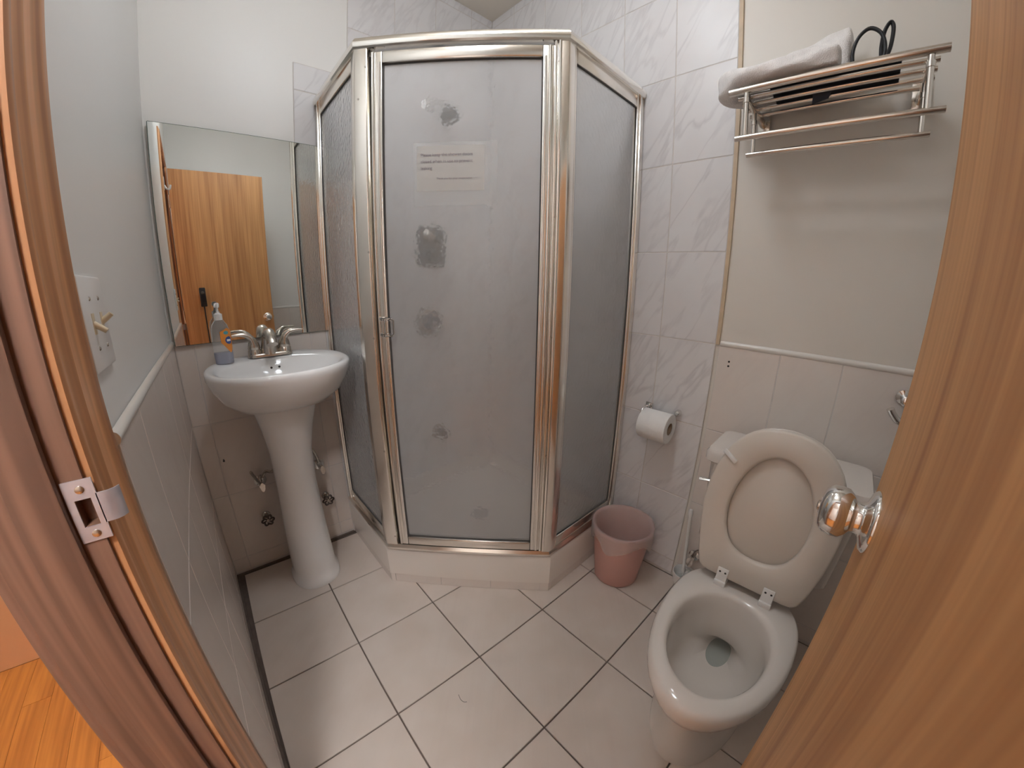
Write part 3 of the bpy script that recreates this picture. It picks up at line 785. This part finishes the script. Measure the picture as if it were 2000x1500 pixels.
# ------------------------------------------------------------------ shower enclosure
enc = thing('shower_enclosure', 'aluminium framed angled shower enclosure with frosted glass panes', 'shower enclosure', (-.45, -.45, .188))
def sweep(name, P, sec, mt, parent, e0=0.0, e1=0.0):
    rings = []
    offsd = [offs(P, n) for n, z in sec]
    R = []
    for i in range(len(P)):
        R.append([(offsd[k][i].x, offsd[k][i].y - (0.0015 if i == 0 else 0), sec[k][1]) for k in range(len(sec))])
        if i == len(P) - 1:
            R[-1] = [(min(x, -0.0015), y, z) for x, y, z in R[-1]]
    return loft(name, R, mt, parent, smooth=30)
ZB, ZTOP = .188, 1.934
sweep('header_rail', Q, [(-.020, 1.902), (.019, 1.902), (.0235, 1.906), (.0255, 1.915), (.0235, 1.926), (.017, 1.935), (.007, 1.939), (-.012, 1.939), (-.020, 1.932)], ALUB, enc)
sweep('bottom_rail', Q, [(-.020, ZB - .0005), (.020, ZB - .0005), (.021, ZB + .010), (.014, ZB + .022), (-.014, ZB + .022), (-.020, ZB + .012)], ALU, enc)
F1, F2, F3 = seg_frame(Q[0], Q[1]), seg_frame(Q[1], Q[2]), seg_frame(Q[2], Q[3])
zp0, zp1 = ZB + .021, 1.903
obox('wall_channel', F1, .0015, .028, -.016, .016, zp0, zp1, ALU, enc, bevel=.002)
obox('wall_channel', F3, F3[3] - .028, F3[3] - .0015, -.016, .016, zp0, zp1, ALU, enc, bevel=.002)
def corner_post(i, la, lb):
    o, n_ = offs(Q, .019)[i], offs(Q, -.016)[i]
    ta = (Q[i - 1] - Q[i]).normalized(); tb_ = (Q[i + 1] - Q[i]).normalized()
    pts = [o, o + tb_ * lb, n_ + tb_ * lb, n_, n_ + ta * la, o + ta * la]
    return prism('corner_post', [(p.x, p.y) for p in pts], 'z', zp0, zp1, ALU, enc, bevel=.003)
cp1 = corner_post(1, .030, .040)
cp2 = corner_post(2, .030, .030)
for z, s in ((1.845, .028), (1.75, .005), (1.29, .028), (1.02, .028), (.62, .028), (.25, .028)):
    p = F2[0] + F2[1] * s + F2[2] * .0188
    lathe('screw', [(.0035, 0), (.0025, .0015)], (p.x, p.y, z), (F2[2].x, F2[2].y, 0), NICKEL, cp1, n=10)
for z in (1.84, 1.39, 1.03, .62):
    p = F2[0] + F2[1] * (F2[3] - .022) + F2[2] * .0188
    lathe('screw', [(.0035, 0), (.0025, .0015)], (p.x, p.y, z), (F2[2].x, F2[2].y, 0), NICKEL, cp2, n=10)
def panel(fr, s0, s1, z0, z1, kind, stile, railw, parent, nfr=.013):
    """frame of four bars, dark gasket and pane"""
    obox('stile', fr, s0, s0 + stile, -nfr, nfr, z0, z1, ALU, parent, bevel=.004)
    obox('stile', fr, s1 - stile, s1, -nfr, nfr, z0, z1, ALU, parent, bevel=.004)
    obox('rail', fr, s0 + stile, s1 - stile, -nfr, nfr, z1 - railw, z1, ALU, parent, bevel=.004)
    obox('rail', fr, s0 + stile, s1 - stile, -nfr, nfr, z0, z0 + railw, ALU, parent, bevel=.004)
    pane = obox('pane', fr, s0 + stile - .004, s1 - stile + .004, -.0025, .0025, z0 + railw - .004, z1 - railw + .004, RAIN, parent)
    pane['label'] = 'frosted hammered glass pane'
    a0, a1, b0, b1, g = s0 + stile, s1 - stile, z0 + railw, z1 - railw, .003
    for q in ((a0, a0 + g, b0, b1), (a1 - g, a1, b0, b1), (a0, a1, b0, b0 + g), (a0, a1, b1 - g, b1)):
        obox('gasket', fr, q[0], q[1], .0026, .007, q[2], q[3], RUBBER, parent)
fixl = thing('fixed_panel', None, None, (-.885, -.2, ZB)); fixl.parent = enc; fixl.location = Vector((-.885, -.2, ZB)) - WL[enc]; fixl['label'] = 'fixed side panel against the sink wall'
panel(F1, .028, F1[3] - .026, zp0, zp1, 'fixed', .014, .045, fixl, .011)
fixr = thing('fixed_panel', None, None, (-.2, -.877, ZB)); fixr.parent = enc; fixr.location = Vector((-.2, -.877, ZB)) - WL[enc]; fixr['label'] = 'fixed side panel against the marble wall'
panel(F3, .026, F3[3] - .028, zp0, zp1, 'fixed', .014, .045, fixr, .011)
sd = thing('shower_door', None, None, (-.66, -.66, ZB)); sd.parent = enc; sd.location = Vector((-.66, -.66, ZB)) - WL[enc]; sd['label'] = 'hinged framed glass door of the shower'
d0, d1 = .044, F2[3] - .034
panel(F2, d0, d1, zp0 + .004, zp1 - .012, 'door', .034, .036, sd, .015)
def rod(name, fr, s, n, z0, z1, r, mt, parent):
    p = fr[0] + fr[1] * s + fr[2] * n
    return cyl(name, (p.x, p.y, z0), (p.x, p.y, z1), r, mt, parent, 12)
rod('stile_bead', F2, d0 + .007, .0145, zp0 + .008, zp1 - .016, .0055, ALUB, sd)
rod('stile_bead', F2, d0 + .026, .0135, zp0 + .038, zp1 - .046, .0045, ALUB, sd)
rod('stile_bead', F2, d1 - .026, .0135, zp0 + .038, zp1 - .046, .0045, ALUB, sd)
rod('stile_bead', F2, d1 - .012, .0145, zp0 + .008, zp1 - .016, .0060, ALUB, sd)
rod('hinge_bead', F2, d1 + .004, .0135, zp0 + .004, zp1 - .002, .0050, ALUB, enc)
rod('hinge_bead', F2, d1 + .016, .0165, zp0 + .004, zp1 - .002, .0055, ALUB, enc)
# pull handle: clear loop on two chrome pegs
def fp(fr, s, n, z):
    p = fr[0] + fr[1] * s + fr[2] * n; return (p.x, p.y, z)
hd = tube('pull_handle', [fp(F2, .058, .016, 1.083), fp(F2, .064, .034, 1.083), fp(F2, .070, .040, 1.083), fp(F2, .098, .040, 1.083), fp(F2, .102, .040, 1.079), fp(F2, .102, .040, 1.037), fp(F2, .098, .040, 1.033), fp(F2, .070, .040, 1.033), fp(F2, .064, .034, 1.033), fp(F2, .058, .016, 1.033)], .0055, ACRY, sd, n=8)
for z in (1.033, 1.083):
    a = fp(F2, .058, .014, z); b = fp(F2, .058, .024, z)
    cyl('peg', a, b, .007, CHROME, hd, 12)
tube('grip', [fp(F2, .072, .040, 1.086), fp(F2, .072, .040, 1.030)], .004, CHROME, hd, n=8)

# notice in a clear sleeve on the door glass
nt_ = thing('notice', 'printed notice in a clear sleeve stuck on the shower door glass', 'notice', fp(F2, .29, .006, 1.425))
obox('sleeve', F2, .172, .424, .0035, .0041, 1.425, 1.612, SLEEVE, nt_)
pp = obox('paper', F2, .182, .386, .0043, .0047, 1.468, 1.602, NOTE, nt_)
def text(body, size, s, z, n, mt, parent, name='printed_line'):
    cu_ = bpy.data.curves.new('t', 'FONT'); cu_.body = body; cu_.size = size; cu_.align_x = 'LEFT'; cu_.extrude = 0.0001
    to = bpy.data.objects.new('t', cu_); col.objects.link(to)
    bpy.context.view_layer.update()
    me = bpy.data.meshes.new_from_object(to.evaluated_get(bpy.context.evaluated_depsgraph_get()))
    bpy.data.objects.remove(to); bpy.data.curves.remove(cu_)
    a, t, nn, L_ = F2
    org = Vector(fp(F2, s, n, z))
    M = Matrix(((t.x, 0, nn.x), (t.y, 0, nn.y), (0, 1, 0))).to_4x4()
    me.transform(M); me.materials.clear(); me.materials.append(mt); me.name = name
    o = bpy.data.objects.new(name, me); col.objects.link(o); WL[o] = org; o.location = org - wloc(parent); o.parent = parent
    return o
for i, tx in enumerate(('Please keep the shower doors', 'closed when in use to prevent', 'leaking.')):
    text(tx, .0128, .194, 1.571 - i * .0195, .0052, INK, pp)
text('Thank you for your cooperation', .0082, .242, 1.502, .0052, INK, pp)

# ------------------------------------------------------------------ fittings inside the shower
sh = thing('wall_shower', 'dark chrome shower head on an arm behind the frosted door', 'shower head', (-.385, 0, 2.04))
lathe('flange', [(.032, 0), (.030, .006), (.014, .012)], (-.385, 0, 2.04), (0, -1, 0), CHROME, sh, n=20)
tube('arm', spline([(-.385, -.004, 2.04), (-.383, -.06, 2.042), (-.375, -.105, 2.015), (-.368, -.130, 1.985)], 5), .011, CHROME, sh, n=10)
lathe('head', [(.014, 0), (.022, .012), (.042, .038), (.045, .056), (.036, .058)], (-.368, -.128, 1.99), (.10, -.45, -1), mat('dark_chrome', (.10, .095, .09), .3, .6, var=.1), sh, n=24)
cpn = thing('shower_control', 'large grey double-knob shower control behind the frosted door', 'shower control', (-.377, 0, 1.29))
loft('plate', [[(x, -.001 - d, z) for x, z, _ in rrect(-.377, 1.372, .072, .092, .02, 0)] for d in (0, .010)], mat('control_plate', (.13, .15, .15), .35, .4, var=.05), cpn, smooth=40)
for dx, dz in ((-.028, .05), (.030, .042), (.0, -.045)):
    lathe('knob', [(.028, 0), (.026, .028), (.018, .034)], (-.377 + dx, -.010, 1.372 + dz), (0, -1, 0), NICKEL if dz > .045 else mat('dark_knob', (.12, .14, .14), .3, .7, var=.1), cpn, n=20)
mxv = thing('mixer_valve', 'round chrome mixer dial at waist height behind the frosted door', 'shower valve', (-.40, 0, .93))
lathe('escutcheon', [(.072, 0), (.070, .006), (.050, .012)], (-.40, 0, 1.004), (0, -1, 0), NICKEL, mxv, n=32)
lathe('dial', [(.042, .010), (.044, .045), (.036, .056)], (-.40, 0, 1.004), (0, -1, 0), mat('blue_grey_dial', (.08, .09, .14), .25, .3, var=.1), mxv, n=24)
tube('lever', [(-.40, -.05, 1.004), (-.40, -.062, .985), (-.395, -.066, .950)], [.009, .009, .007], CHROME, mxv, n=8)
jet = thing('tub_spout', 'small chrome spout low on the wall behind the frosted door', 'spout', (-.366, 0, .38))
lathe('flange', [(.040, 0), (.038, .006), (.026, .010)], (-.366, 0, .41), (0, -1, 0), NICKEL, jet, n=20)
lathe('body', [(.026, .008), (.025, .055), (.015, .062)], (-.366, 0, .41), (0, -1, -.15), mat('dark_chrome', (.25, .24, .23), .25, 1.0), jet, n=16)

# ------------------------------------------------------------------ toilet
TY = -1.536
tl = thing('toilet', 'white toilet with raised seat below the towel rack', 'toilet', (-.40, TY, 0))
def egg(xc, af, ab, w_, z, pb=2.5, n=56, yc=TY):
    out = []
    for i in range(n):
        a = 2 * PI * i / n; c, s = math.cos(a), math.sin(a)
        if c >= 0: out.append((xc - af * c, yc + w_ * s, z))
        else: out.append((xc + ab * abs(c) ** (2 / pb), yc + w_ * pw(s, 2 / pb), z))
    return out
loft('bowl', [egg(-.41, .268, .27, .127, 0, 3), egg(-.41, .267, .27, .126, .02, 3), egg(-.41, .255, .268, .115, .05, 3), egg(-.41, .240, .268, .102, .11, 3), egg(-.41, .245, .27, .102, .20, 3),
              egg(-.45, .278, .26, .130, .27, 2.8), egg(-.475, .300, .25, .153, .325, 2.6), egg(-.487, .304, .21, .164, .365, 2.6), egg(-.488, .304, .195, .1655, .380), egg(-.488, .300, .190, .163, .394), egg(-.488, .291, .182, .156, .402),
              egg(-.53, .216, .135, .130, .4035, 2.2), egg(-.545, .192, .136, .121, .401, 2.1), egg(-.55, .182, .136, .114, .390, 2.1), egg(-.55, .182, .138, .114, .350, 2.0), egg(-.55, .176, .135, .111, .295, 2.0), egg(-.54, .155, .122, .098, .250, 2.0), egg(-.47, .10, .085, .058, .216, 2.0), egg(-.425, .058, .055, .032, .203, 2.6), egg(-.425, .054, .052, .029, .18, 2.6), egg(-.41, .045, .045, .022, .155, 2.2)], BISC, tl, smooth=60)
loft('water', [egg(-.425, .056, .053, .031, .190, 2.6), egg(-.425, .0565, .0535, .0315, .199, 2.6)], WATER, tl)
loft('tank_platform', [rrect(-.20, TY, .14, .10, .03, .30), rrect(-.19, TY, .155, .125, .04, .385), rrect(-.19, TY, .155, .125, .04, .402), rrect(-.19, TY, .150, .120, .04, .406)], BISC, tl, smooth=40)
loft('tank', [rrect(-.150, TY, .085, .180, .035, .405), rrect(-.150, TY, .094, .192, .035, .42), rrect(-.150, TY, .100, .204, .035, .69), rrect(-.150, TY, .100, .204, .035, .698)], BISC, tl, smooth=40)
ld = loft('tank_lid', [rrect(-.152, TY, .108, .212, .03, .6985), rrect(-.152, TY, .114, .218, .032, .704), rrect(-.152, TY, .114, .218, .032, .726), rrect(-.152, TY, .108, .212, .03, .736), rrect(-.152, TY, .095, .20, .03, .7385)], BISC, tl, smooth=40)
fl = lathe('flush_lever', [(.012, 0), (.012, .006), (.007, .009), (.007, .016)], (-.2495, -1.372, .648), (-1, 0, 0), CHROME, tl, n=14)
tube('lever_arm', [(-.262, -1.372, .648), (-.268, -1.350, .644), (-.268, -1.322, .640)], [.006, .0075, .008], CHROME, fl, n=8, flat=(1.2, .7))
# raised seat: local frame (a up along the seat, b across, n toward the room)
HB = Vector((-.368, TY, .425)); UPD = Vector((.066, 0, .44)).normalized(); NRM = Vector((-UPD.z, 0, UPD.x))
def SP(a, b, n_): return HB + UPD * a + Vector((0, 1, 0)) * b + NRM * n_
OUT_ = [(0, 0), (.06, 0), (.118, .003), (.138, .028), (.152, .085), (.164, .155), (.169, .215), (.165, .275), (.150, .335), (.120, .392), (.070, .432), (0, .446)]
INN_ = [(0, .084), (.035, .088), (.068, .106), (.090, .145), (.099, .185), (.101, .215), (.097, .250), (.087, .290), (.070, .328), (.048, .354), (.024, .369), (0, .373)]
def seat_ring(tbl, grow, n_):
    half = [Vector((b, a, 0)) for b, a in tbl]
    full = half + [Vector((-p.x, p.y, 0)) for p in half[-2:0:-1]]
    c = Vector((0, .225, 0)); out = []
    for p in spline(full, 3, loop=True):
        q = p + (p - c).normalized() * grow
        out.append(SP(q.y, q.x, n_))
    return out
seat = loft('seat', [seat_ring(OUT_, -.005, 0), seat_ring(OUT_, 0, .006), seat_ring(OUT_, 0, .014), seat_ring(OUT_, -.006, .019),
                     seat_ring(INN_, .008, .019), seat_ring(INN_, .002, .015), seat_ring(INN_, 0, .006), seat_ring(INN_, .004, 0)], SEATM, tl, loop=True, smooth=60)
seat['label'] = 'raised toilet seat ring'
for b, a, ang in ((.128, .345, -35), (-.128, .300, 30)):
    ca, sa = math.cos(math.radians(ang)), math.sin(math.radians(ang))
    vv = []
    for n_ in (.018, .027):
        for da, db in ((-.006, -.022), (-.006, .022), (.006, .022), (.006, -.022)):
            vv.append(SP(a + da * ca - db * sa, b + da * sa + db * ca, n_))
    mk('bumper', vv, [(0, 3, 2, 1), (4, 5, 6, 7), (0, 1, 5, 4), (1, 2, 6, 5), (2, 3, 7, 6), (3, 0, 4, 7)], WPLAS, seat, bevel=.003)
lid = loft('seat_lid', [seat_ring(OUT_, -.010, -.024), seat_ring(OUT_, 0, -.018), seat_ring(OUT_, .001, -.006), seat_ring(OUT_, -.004, -.002)], SEATM, tl, smooth=50)
lid['label'] = 'raised lid behind the seat ring'
for y in (-1.474, -1.598):
    h = box('hinge', (-.398, y - .016, .402), (-.352, y + .016, .420), WPLAS, tl, bevel=.003)
    vv = [SP(a, y - TY + b, n_) for n_ in (.0185, .0235) for a, b in ((-.012, -.015), (-.012, .015), (.030, .015), (.030, -.015))]
    mk('hinge_plate', vv, [(0, 3, 2, 1), (4, 5, 6, 7), (0, 1, 5, 4), (1, 2, 6, 5), (2, 3, 7, 6), (3, 0, 4, 7)], WPLAS, h, bevel=.002)
    for db in (-.0075, .0075):
        p = SP(.018, y - TY + db, .0235)
        lathe('screw', [(.003, 0), (.002, .001)], p, NRM, HOLE, h, n=8)
# water supply valve behind the brush
vb = thing('supply_valve', 'chrome water supply valve low on the wall behind the toilet brush', 'valve', (0, -1.300, .155))
lathe('flange', [(.024, 0), (.023, .004), (.012, .008)], (0, -1.300, .155), (-1, 0, 0), CHROME, vb, n=18)
cyl('body', (-.004, -1.300, .155), (-.045, -1.300, .155), .010, CHROME, vb, 12)
hx_ = [(-.045 - .003 * 0, -1.300, .155)]
loft('oval_handle', [[(-.045 - d, -1.300 + .013 * math.cos(a), .155 + .022 * math.sin(a)) for a in [2 * PI * i / 16 for i in range(16)]] for d in (0, .012)], CHROME, vb)
tube('supply_hose', spline([(-.030, -1.300, .165), (-.030, -1.312, .20), (-.045, -1.345, .24), (-.075, -1.365, .30), (-.085, -1.372, .402)], 5), .006, NICKEL, vb, n=8)

# ------------------------------------------------------------------ toilet brush
tbx, tby, tbz = -.056, -1.290, .042
tbr = thing('toilet_brush', 'white toilet brush in a small cup on the wall by the toilet', 'toilet brush', (tbx, tby, tbz))
hl = lathe('holder', [(.030, 0.0), (.036, .004), (.042, .036), (.0445, .056), (.0425, .058), (.040, .052), (.033, .010), (.0, .009)], (tbx, tby, tbz), (0, 0, 1), WPLAS, tbr, n=28, cap1=False)
box('bracket', (-.024, tby - .012, tbz + .012), (0.0, tby + .012, tbz + .045), WPLAS, tbr, bevel=.003)
bv_, bf_ = [], []
rng = random.Random(3)
for i in range(260):
    a = rng.uniform(0, 2 * PI); zz = tbz + rng.uniform(.016, .060); rr_ = .006; r1 = rng.uniform(.024, .030)
    p0 = Vector((tbx + rr_ * math.cos(a), tby + rr_ * math.sin(a), zz)); p1 = Vector((tbx + r1 * math.cos(a), tby + r1 * math.sin(a), zz + rng.uniform(-.006, .010)))
    s = Vector((-math.sin(a), math.cos(a), 0)) * .0011; q = Vector((0, 0, .0011)); k = len(bv_)
    bv_ += [p0 + s, p0 - s, p0 + q, p1]; bf_ += [(k, k + 1, k + 2), (k, k + 1, k + 3), (k + 1, k + 2, k + 3), (k + 2, k, k + 3)]
br = mk('bristles', bv_, bf_, BRIST, tbr); br['kind'] = 'stuff'
lathe('handle', [(.008, .010), (.008, .070), (.0062, .09), (.0060, .20), (.0064, .315), (.0088, .328), (.0092, .344), (.006, .350)], (tbx, tby, tbz), (-.012, .085, 1), WPLAS, tbr, n=14)

# ------------------------------------------------------------------ waste bin with liner
wx, wy = -.158, -1.036
wb = thing('waste_bin', 'pink translucent plastic waste bin beside the shower tray', 'waste bin', (wx, wy, 0))
lathe('bucket', [(.0, .0015), (.088, .0015), (.092, .006), (.100, .08), (.112, .18), (.1205, .262), (.1225, .268), (.1185, .268), (.110, .18), (.098, .08), (.090, .010), (.0, .008)], (wx, wy, 0), (0, 0, 1), PINK, wb, n=48, cap0=False, cap1=False)
tube('rim', [(wx + .1225 * math.cos(a), wy + .1225 * math.sin(a), .2685) for a in [2 * PI * i / 48 for i in range(48)]], .0028, mat('dark_pink_rim', (.55, .22, .19), .35, var=.05), wb, n=8, loop=True)
rng = random.Random(11)
def film_ring(r, z, amp, zamp, n=60, seed=0):
    g = random.Random(seed); ph = [g.uniform(0, 6.28) for _ in range(4)]
    out = []
    for i in range(n):
        a = 2 * PI * i / n
        w_ = sum(math.sin((k * 3 + 4) * a + ph[k]) / (k + 1.5) for k in range(4))
        v_ = sum(math.sin((k * 2 + 1) * a + ph[3 - k]) / (k + 1) for k in range(4))
        out.append((wx + (r + amp * w_) * math.cos(a), wy + (r + amp * w_) * math.sin(a), z + zamp * v_))
    return out
ln = loft('bin_liner', [film_ring(.075, .06, .008, .006, seed=1), film_ring(.090, .13, .007, .006, seed=2), film_ring(.100, .20, .005, .003, seed=3), film_ring(.111, .262, .002, .001, seed=4), film_ring(.118, .2735, .0005, .0005, seed=5),
                        film_ring(.1265, .2725, .0007, .0005, seed=6), film_ring(.129, .262, .002, .001, seed=7), film_ring(.127, .235, .003, .004, seed=8), film_ring(.125, .205, .005, .018, seed=8), film_ring(.124, .178, .006, .040, seed=8)], FILM, None, cap1=False, smooth=80)
tag(ln, 'crumpled clear plastic liner folded over the pink bin rim', 'bin liner')

# ------------------------------------------------------------------ toilet roll
rx, rz = -.068, .684
th_ = thing('roll_holder', 'chrome toilet roll holder fixed to the marble wall', 'toilet roll holder', (0, -1.06, rz))
box('back_plate', (-.006, -1.020, rz + .038), (0, -.988, rz + .064), CHROME, th_, bevel=.002)
cyl('post', (-.004, -1.003, rz + .051), (-.030, -1.003, rz + .051), .008, CHROME, th_, 12)
tube('spindle', spline([(-.028, -1.003, rz + .051), (-.048, -1.001, rz + .050), (-.062, -1.000, rz + .036), (rx, -1.003, rz + .016), (rx, -1.020, rz + .0130), (rx, -1.105, rz + .0130)], 4), .0052, CHROME, th_, n=8)
lathe('stud', [(.012, 0), (.012, .018), (.006, .024)], (0, -1.126, rz + .051), (-1, 0, 0), CHROME, th_, n=14)
rc = (rx, -1.014, rz)
tr = thing('toilet_roll', 'white toilet paper roll on the marble wall', 'toilet roll', rc)
lathe('paper', [(.0235, 0), (.056, 0), (.0578, .003), (.0578, .109), (.056, .112), (.0235, .112)], rc, (0, -1, 0), PAPERM, tr, n=44, cap0=False, cap1=False, smooth=40)
core = mat('cardboard_core', (.40, .30, .22), .9, var=.1)
lathe('core', [(.0233, 0.001), (.0235, .111), (.0215, .111), (.0215, .001)], rc, (0, -1, 0), core, tr, n=28, cap0=False, cap1=False)

# ------------------------------------------------------------------ towel rack
ra, rb = -1.268, -1.722
rk = thing('towel_rack', 'steel wall towel rack with shelf bars above the toilet', 'towel rack', (-.1, (ra + rb) / 2, 1.59))
zsh = 1.728
for x, r in ((-.222, .0095), (-.178, .0065), (-.134, .0065), (-.090, .0065), (-.046, .0065)):
    b = cyl('shelf_bar', (x, ra if x < -.2 else ra - .012, zsh), (x, rb if x < -.2 else rb + .012, zsh), r, STEEL, rk, 14)
for y in (-1.312, -1.690):
    box('side_bracket', (-.218, y - .006, zsh - .028), (-.030, y + .006, zsh - .008), STEEL, rk, bevel=.002)
    box('wall_plate', (-.012, y - .018, zsh - .05), (.0055, y + .018, zsh + .035), STEEL, rk, bevel=.003)
    cyl('arm', (-.010, y, zsh - .018), (-.040, y, zsh - .018), .011, STEEL, rk, 12)
    cyl('post', (-.222, y, zsh - .010), (-.222, y, 1.603), .0068, STEEL, rk, 12)
    lathe('collar', [(.0088, 0), (.0088, .012)], (-.222, y, zsh - .035), (0, 0, 1), STEEL, rk, n=12)
    cyl('post', (-.130, y, zsh - .010), (-.130, y, 1.588), .0062, STEEL, rk, 12)
    lathe('collar', [(.0085, 0), (.0085, .012)], (-.130, y, zsh - .060), (0, 0, 1), STEEL, rk, n=12)
cyl('towel_bar', (-.222, -1.288, 1.603), (-.222, -1.722, 1.603), .0075, STEEL, rk, 14)
cyl('towel_bar', (-.130, -1.296, 1.586), (-.130, -1.708, 1.586), .0072, STEEL, rk, 14)

# folded towel lying on the rack: one thick folded strip that turns back on itself
tw = [(-.196, -1.522, 1.7645), (-.198, -1.47, 1.7650), (-.198, -1.41, 1.7660), (-.196, -1.35, 1.7670), (-.190, -1.295, 1.769), (-.162, -1.252, 1.776), (-.118, -1.250, 1.782), (-.086, -1.295, 1.789), (-.076, -1.36, 1.796), (-.072, -1.42, 1.805), (-.070, -1.48, 1.814), (-.070, -1.540, 1.820)]
pts = spline(tw, 5)
k_ = len(pts); rings = []
g = random.Random(5)
for i, p in enumerate(pts):
    f = i / (k_ - 1)
    t = (pts[min(i + 1, k_ - 1)] - pts[max(i - 1, 0)]).normalized()
    side = Vector((t.y, -t.x, 0)).normalized()
    hh = (p.z - 1.739)
    ww = .040 + .005 * math.sin(9 * f) + (.010 if f > .6 else 0)
    endf = min(1, min(f, 1 - f) / .03 + .55)
    ring = []
    for j in range(20):
        a = 2 * PI * j / 20
        c, s = math.cos(a), math.sin(a)
        wob = 1 + .10 * math.sin(3 * a + 16 * f) + .07 * math.sin(5 * a - 27 * f + 1) + .04 * math.sin(2 * a + 41 * f)
        q = p + side * (ww * pw(c, .75) * wob * endf) + Vector((0, 0, hh * pw(s, .8) * (wob if s > 0 else 1.0) * endf))
        ring.append(q)
    rings.append(ring)
tow = loft('folded_towel', rings, TERRY, None, smooth=180, subsurf=1)
tag(tow, 'white folded towel lying on the steel wall rack', 'towel')

# dark pouch under the towel and black strap loops beside it
pc = thing('flat_pouch', 'flat dark pouch lying on the rack bars beneath the towel', 'pouch', (-.13, -1.48, 1.7375))
box('pouch_body', (-.185, -1.640, 1.7352), (-.060, -1.36, 1.7385), NAVY, pc, bevel=.001)
mk('flap', [(-.118, -1.500, 1.7352), (-.118, -1.455, 1.7352), (-.105, -1.452, 1.708), (-.105, -1.490, 1.716), (-.114, -1.500, 1.7352), (-.114, -1.455, 1.7352), (-.101, -1.452, 1.708), (-.101, -1.490, 1.716)],
   [(0, 1, 2, 3), (4, 5, 6, 7), (0, 1, 5, 4), (1, 2, 6, 5), (2, 3, 7, 6), (3, 0, 4, 7)], NAVY, pc)
stp = thing('strap_loops', 'black looped strap standing up beside the towel on the rack', 'strap', (-.12, -1.58, 1.739))
tube('strap', spline([(-.12, -1.550, 1.752), (-.12, -1.540, 1.789), (-.12, -1.541, 1.821), (-.12, -1.553, 1.849), (-.12, -1.574, 1.862), (-.12, -1.596, 1.846), (-.12, -1.606, 1.817), (-.12, -1.605, 1.785), (-.12, -1.592, 1.752)], 5), .0048, BLACK, stp, n=8, flat=(.9, 1.2))
tube('strap', spline([(-.10, -1.592, 1.756), (-.10, -1.599, 1.79), (-.10, -1.599, 1.822), (-.10, -1.604, 1.857), (-.10, -1.615, 1.876), (-.10, -1.622, 1.862), (-.10, -1.618, 1.818), (-.10, -1.608, 1.785), (-.10, -1.600, 1.754)], 5), .0052, BLACK, stp, n=8, flat=(.9, 1.3))
lathe('buckle', [(.012, 0), (.016, .004), (.016, .014), (.010, .018)], (-.135, -1.552, 1.7395), (0, 0, 1), BLACK, stp, n=14)
lathe('buckle', [(.014, 0), (.018, .005), (.016, .016), (.008, .020)], (-.118, -1.588, 1.7395), (0, 0, 1), BLACK, stp, n=14)
cr_ = []
g = random.Random(2)
for z, r in ((1.7395, .018), (1.750, .024), (1.765, .021), (1.778, .014), (1.785, .006)):
    cr_.append([(-.085 + (r + g.uniform(-.004, .004)) * math.cos(2 * PI * i / 14), -1.566 + (r + g.uniform(-.004, .004)) * math.sin(2 * PI * i / 14), z + g.uniform(-.002, .002)) for i in range(14)])
bagp = loft('plastic_wrap', cr_, mat('cream_wrap', (.74, .70, .60), .35, var=.1, vscale=60), None, smooth=20)
tag(bagp, 'small crumpled cream wrapper between the towel and the black strap', 'wrapper')

# ------------------------------------------------------------------ chrome wall bracket half hidden by the door edge, screw holes
gb = thing('wall_bracket', 'chrome wall bar above the toilet tank, partly hidden by the door', 'wall bar', (0, -1.80, .90))
for y, z in ((-1.775, .948), ):
    lathe('post', [(.020, 0), (.020, .005), (.010, .009), (.010, .050), (.014, .056), (.014, .066), (.008, .070)], (0, y, z), (-1, 0, 0), CHROME, gb, n=16)
tube('bar', spline([(-.066, -1.744, .922), (-.062, -1.756, .905), (-.058, -1.775, .890), (-.055, -1.82, .885), (-.055, -1.92, .885)], 5), .010, CHROME, gb, n=12)
lathe('post', [(.020, 0), (.020, .005), (.010, .009), (.010, .050), (.012, .060)], (0, -1.90, .885), (-1, 0, 0), CHROME, gb, n=16)
for z, lab_ in ((.9595, 'upper of two dark-painted screw holes under the chair rail by the marble'), (.9440, 'lower of two dark-painted screw holes under the chair rail by the marble')):
    h = lathe('wall_anchor', [(.0036, 0), (.0036, .0015), (.0015, .0015)], (.0005, -1.278, z), (-1, 0, 0), HOLE, None, n=12)  # solid disc, hole shade put into its dark colour
    tag(h, lab_, 'screw hole', 'pair of screw holes')

# ------------------------------------------------------------------ slim camera on a thin pole (seen in the mirror)
ccx, ccy = -1.312, -1.636
cp_ = thing('pole_camera', 'slim black camera on a thin pole, seen in the mirror', 'camera', (ccx, ccy, 0))
loft('camera_body', [[(x, y, z) for x, y, _ in rrect(ccx, ccy, hx2, hy2, hy2 * .8, 0)] for z, hx2, hy2 in ((1.088, .018, .008), (1.092, .0205, .0100), (1.215, .0205, .0100), (1.222, .017, .007))], BLACK, cp_, smooth=40)
lathe('lens', [(.011, 0), (.010, .002), (.006, .0035)], (ccx, ccy + .010, 1.187), (0, 1, 0), RUBBER, cp_, n=18)
cyl('pole', (ccx, ccy, .012), (ccx, ccy, 1.089), .0045, mat('dark_pole', (.05, .05, .05), .35, .6, var=.1), cp_, 12)
lathe('foot', [(.012, .0005), (.012, .010), (.006, .014)], (ccx, ccy, 0), (0, 0, 1), RUBBER, cp_, n=12)

# loose hair on the floor
hr_ = tube('loose_hair', spline([(-.962, -1.035, .0006), (-.970, -1.028, .0006), (-.972, -1.015, .0006), (-.968, -1.000, .0006)], 4), .0007, RUBBER, None, n=5)
tag(hr_, 'short dark hair lying on a pale floor tile', 'hair')
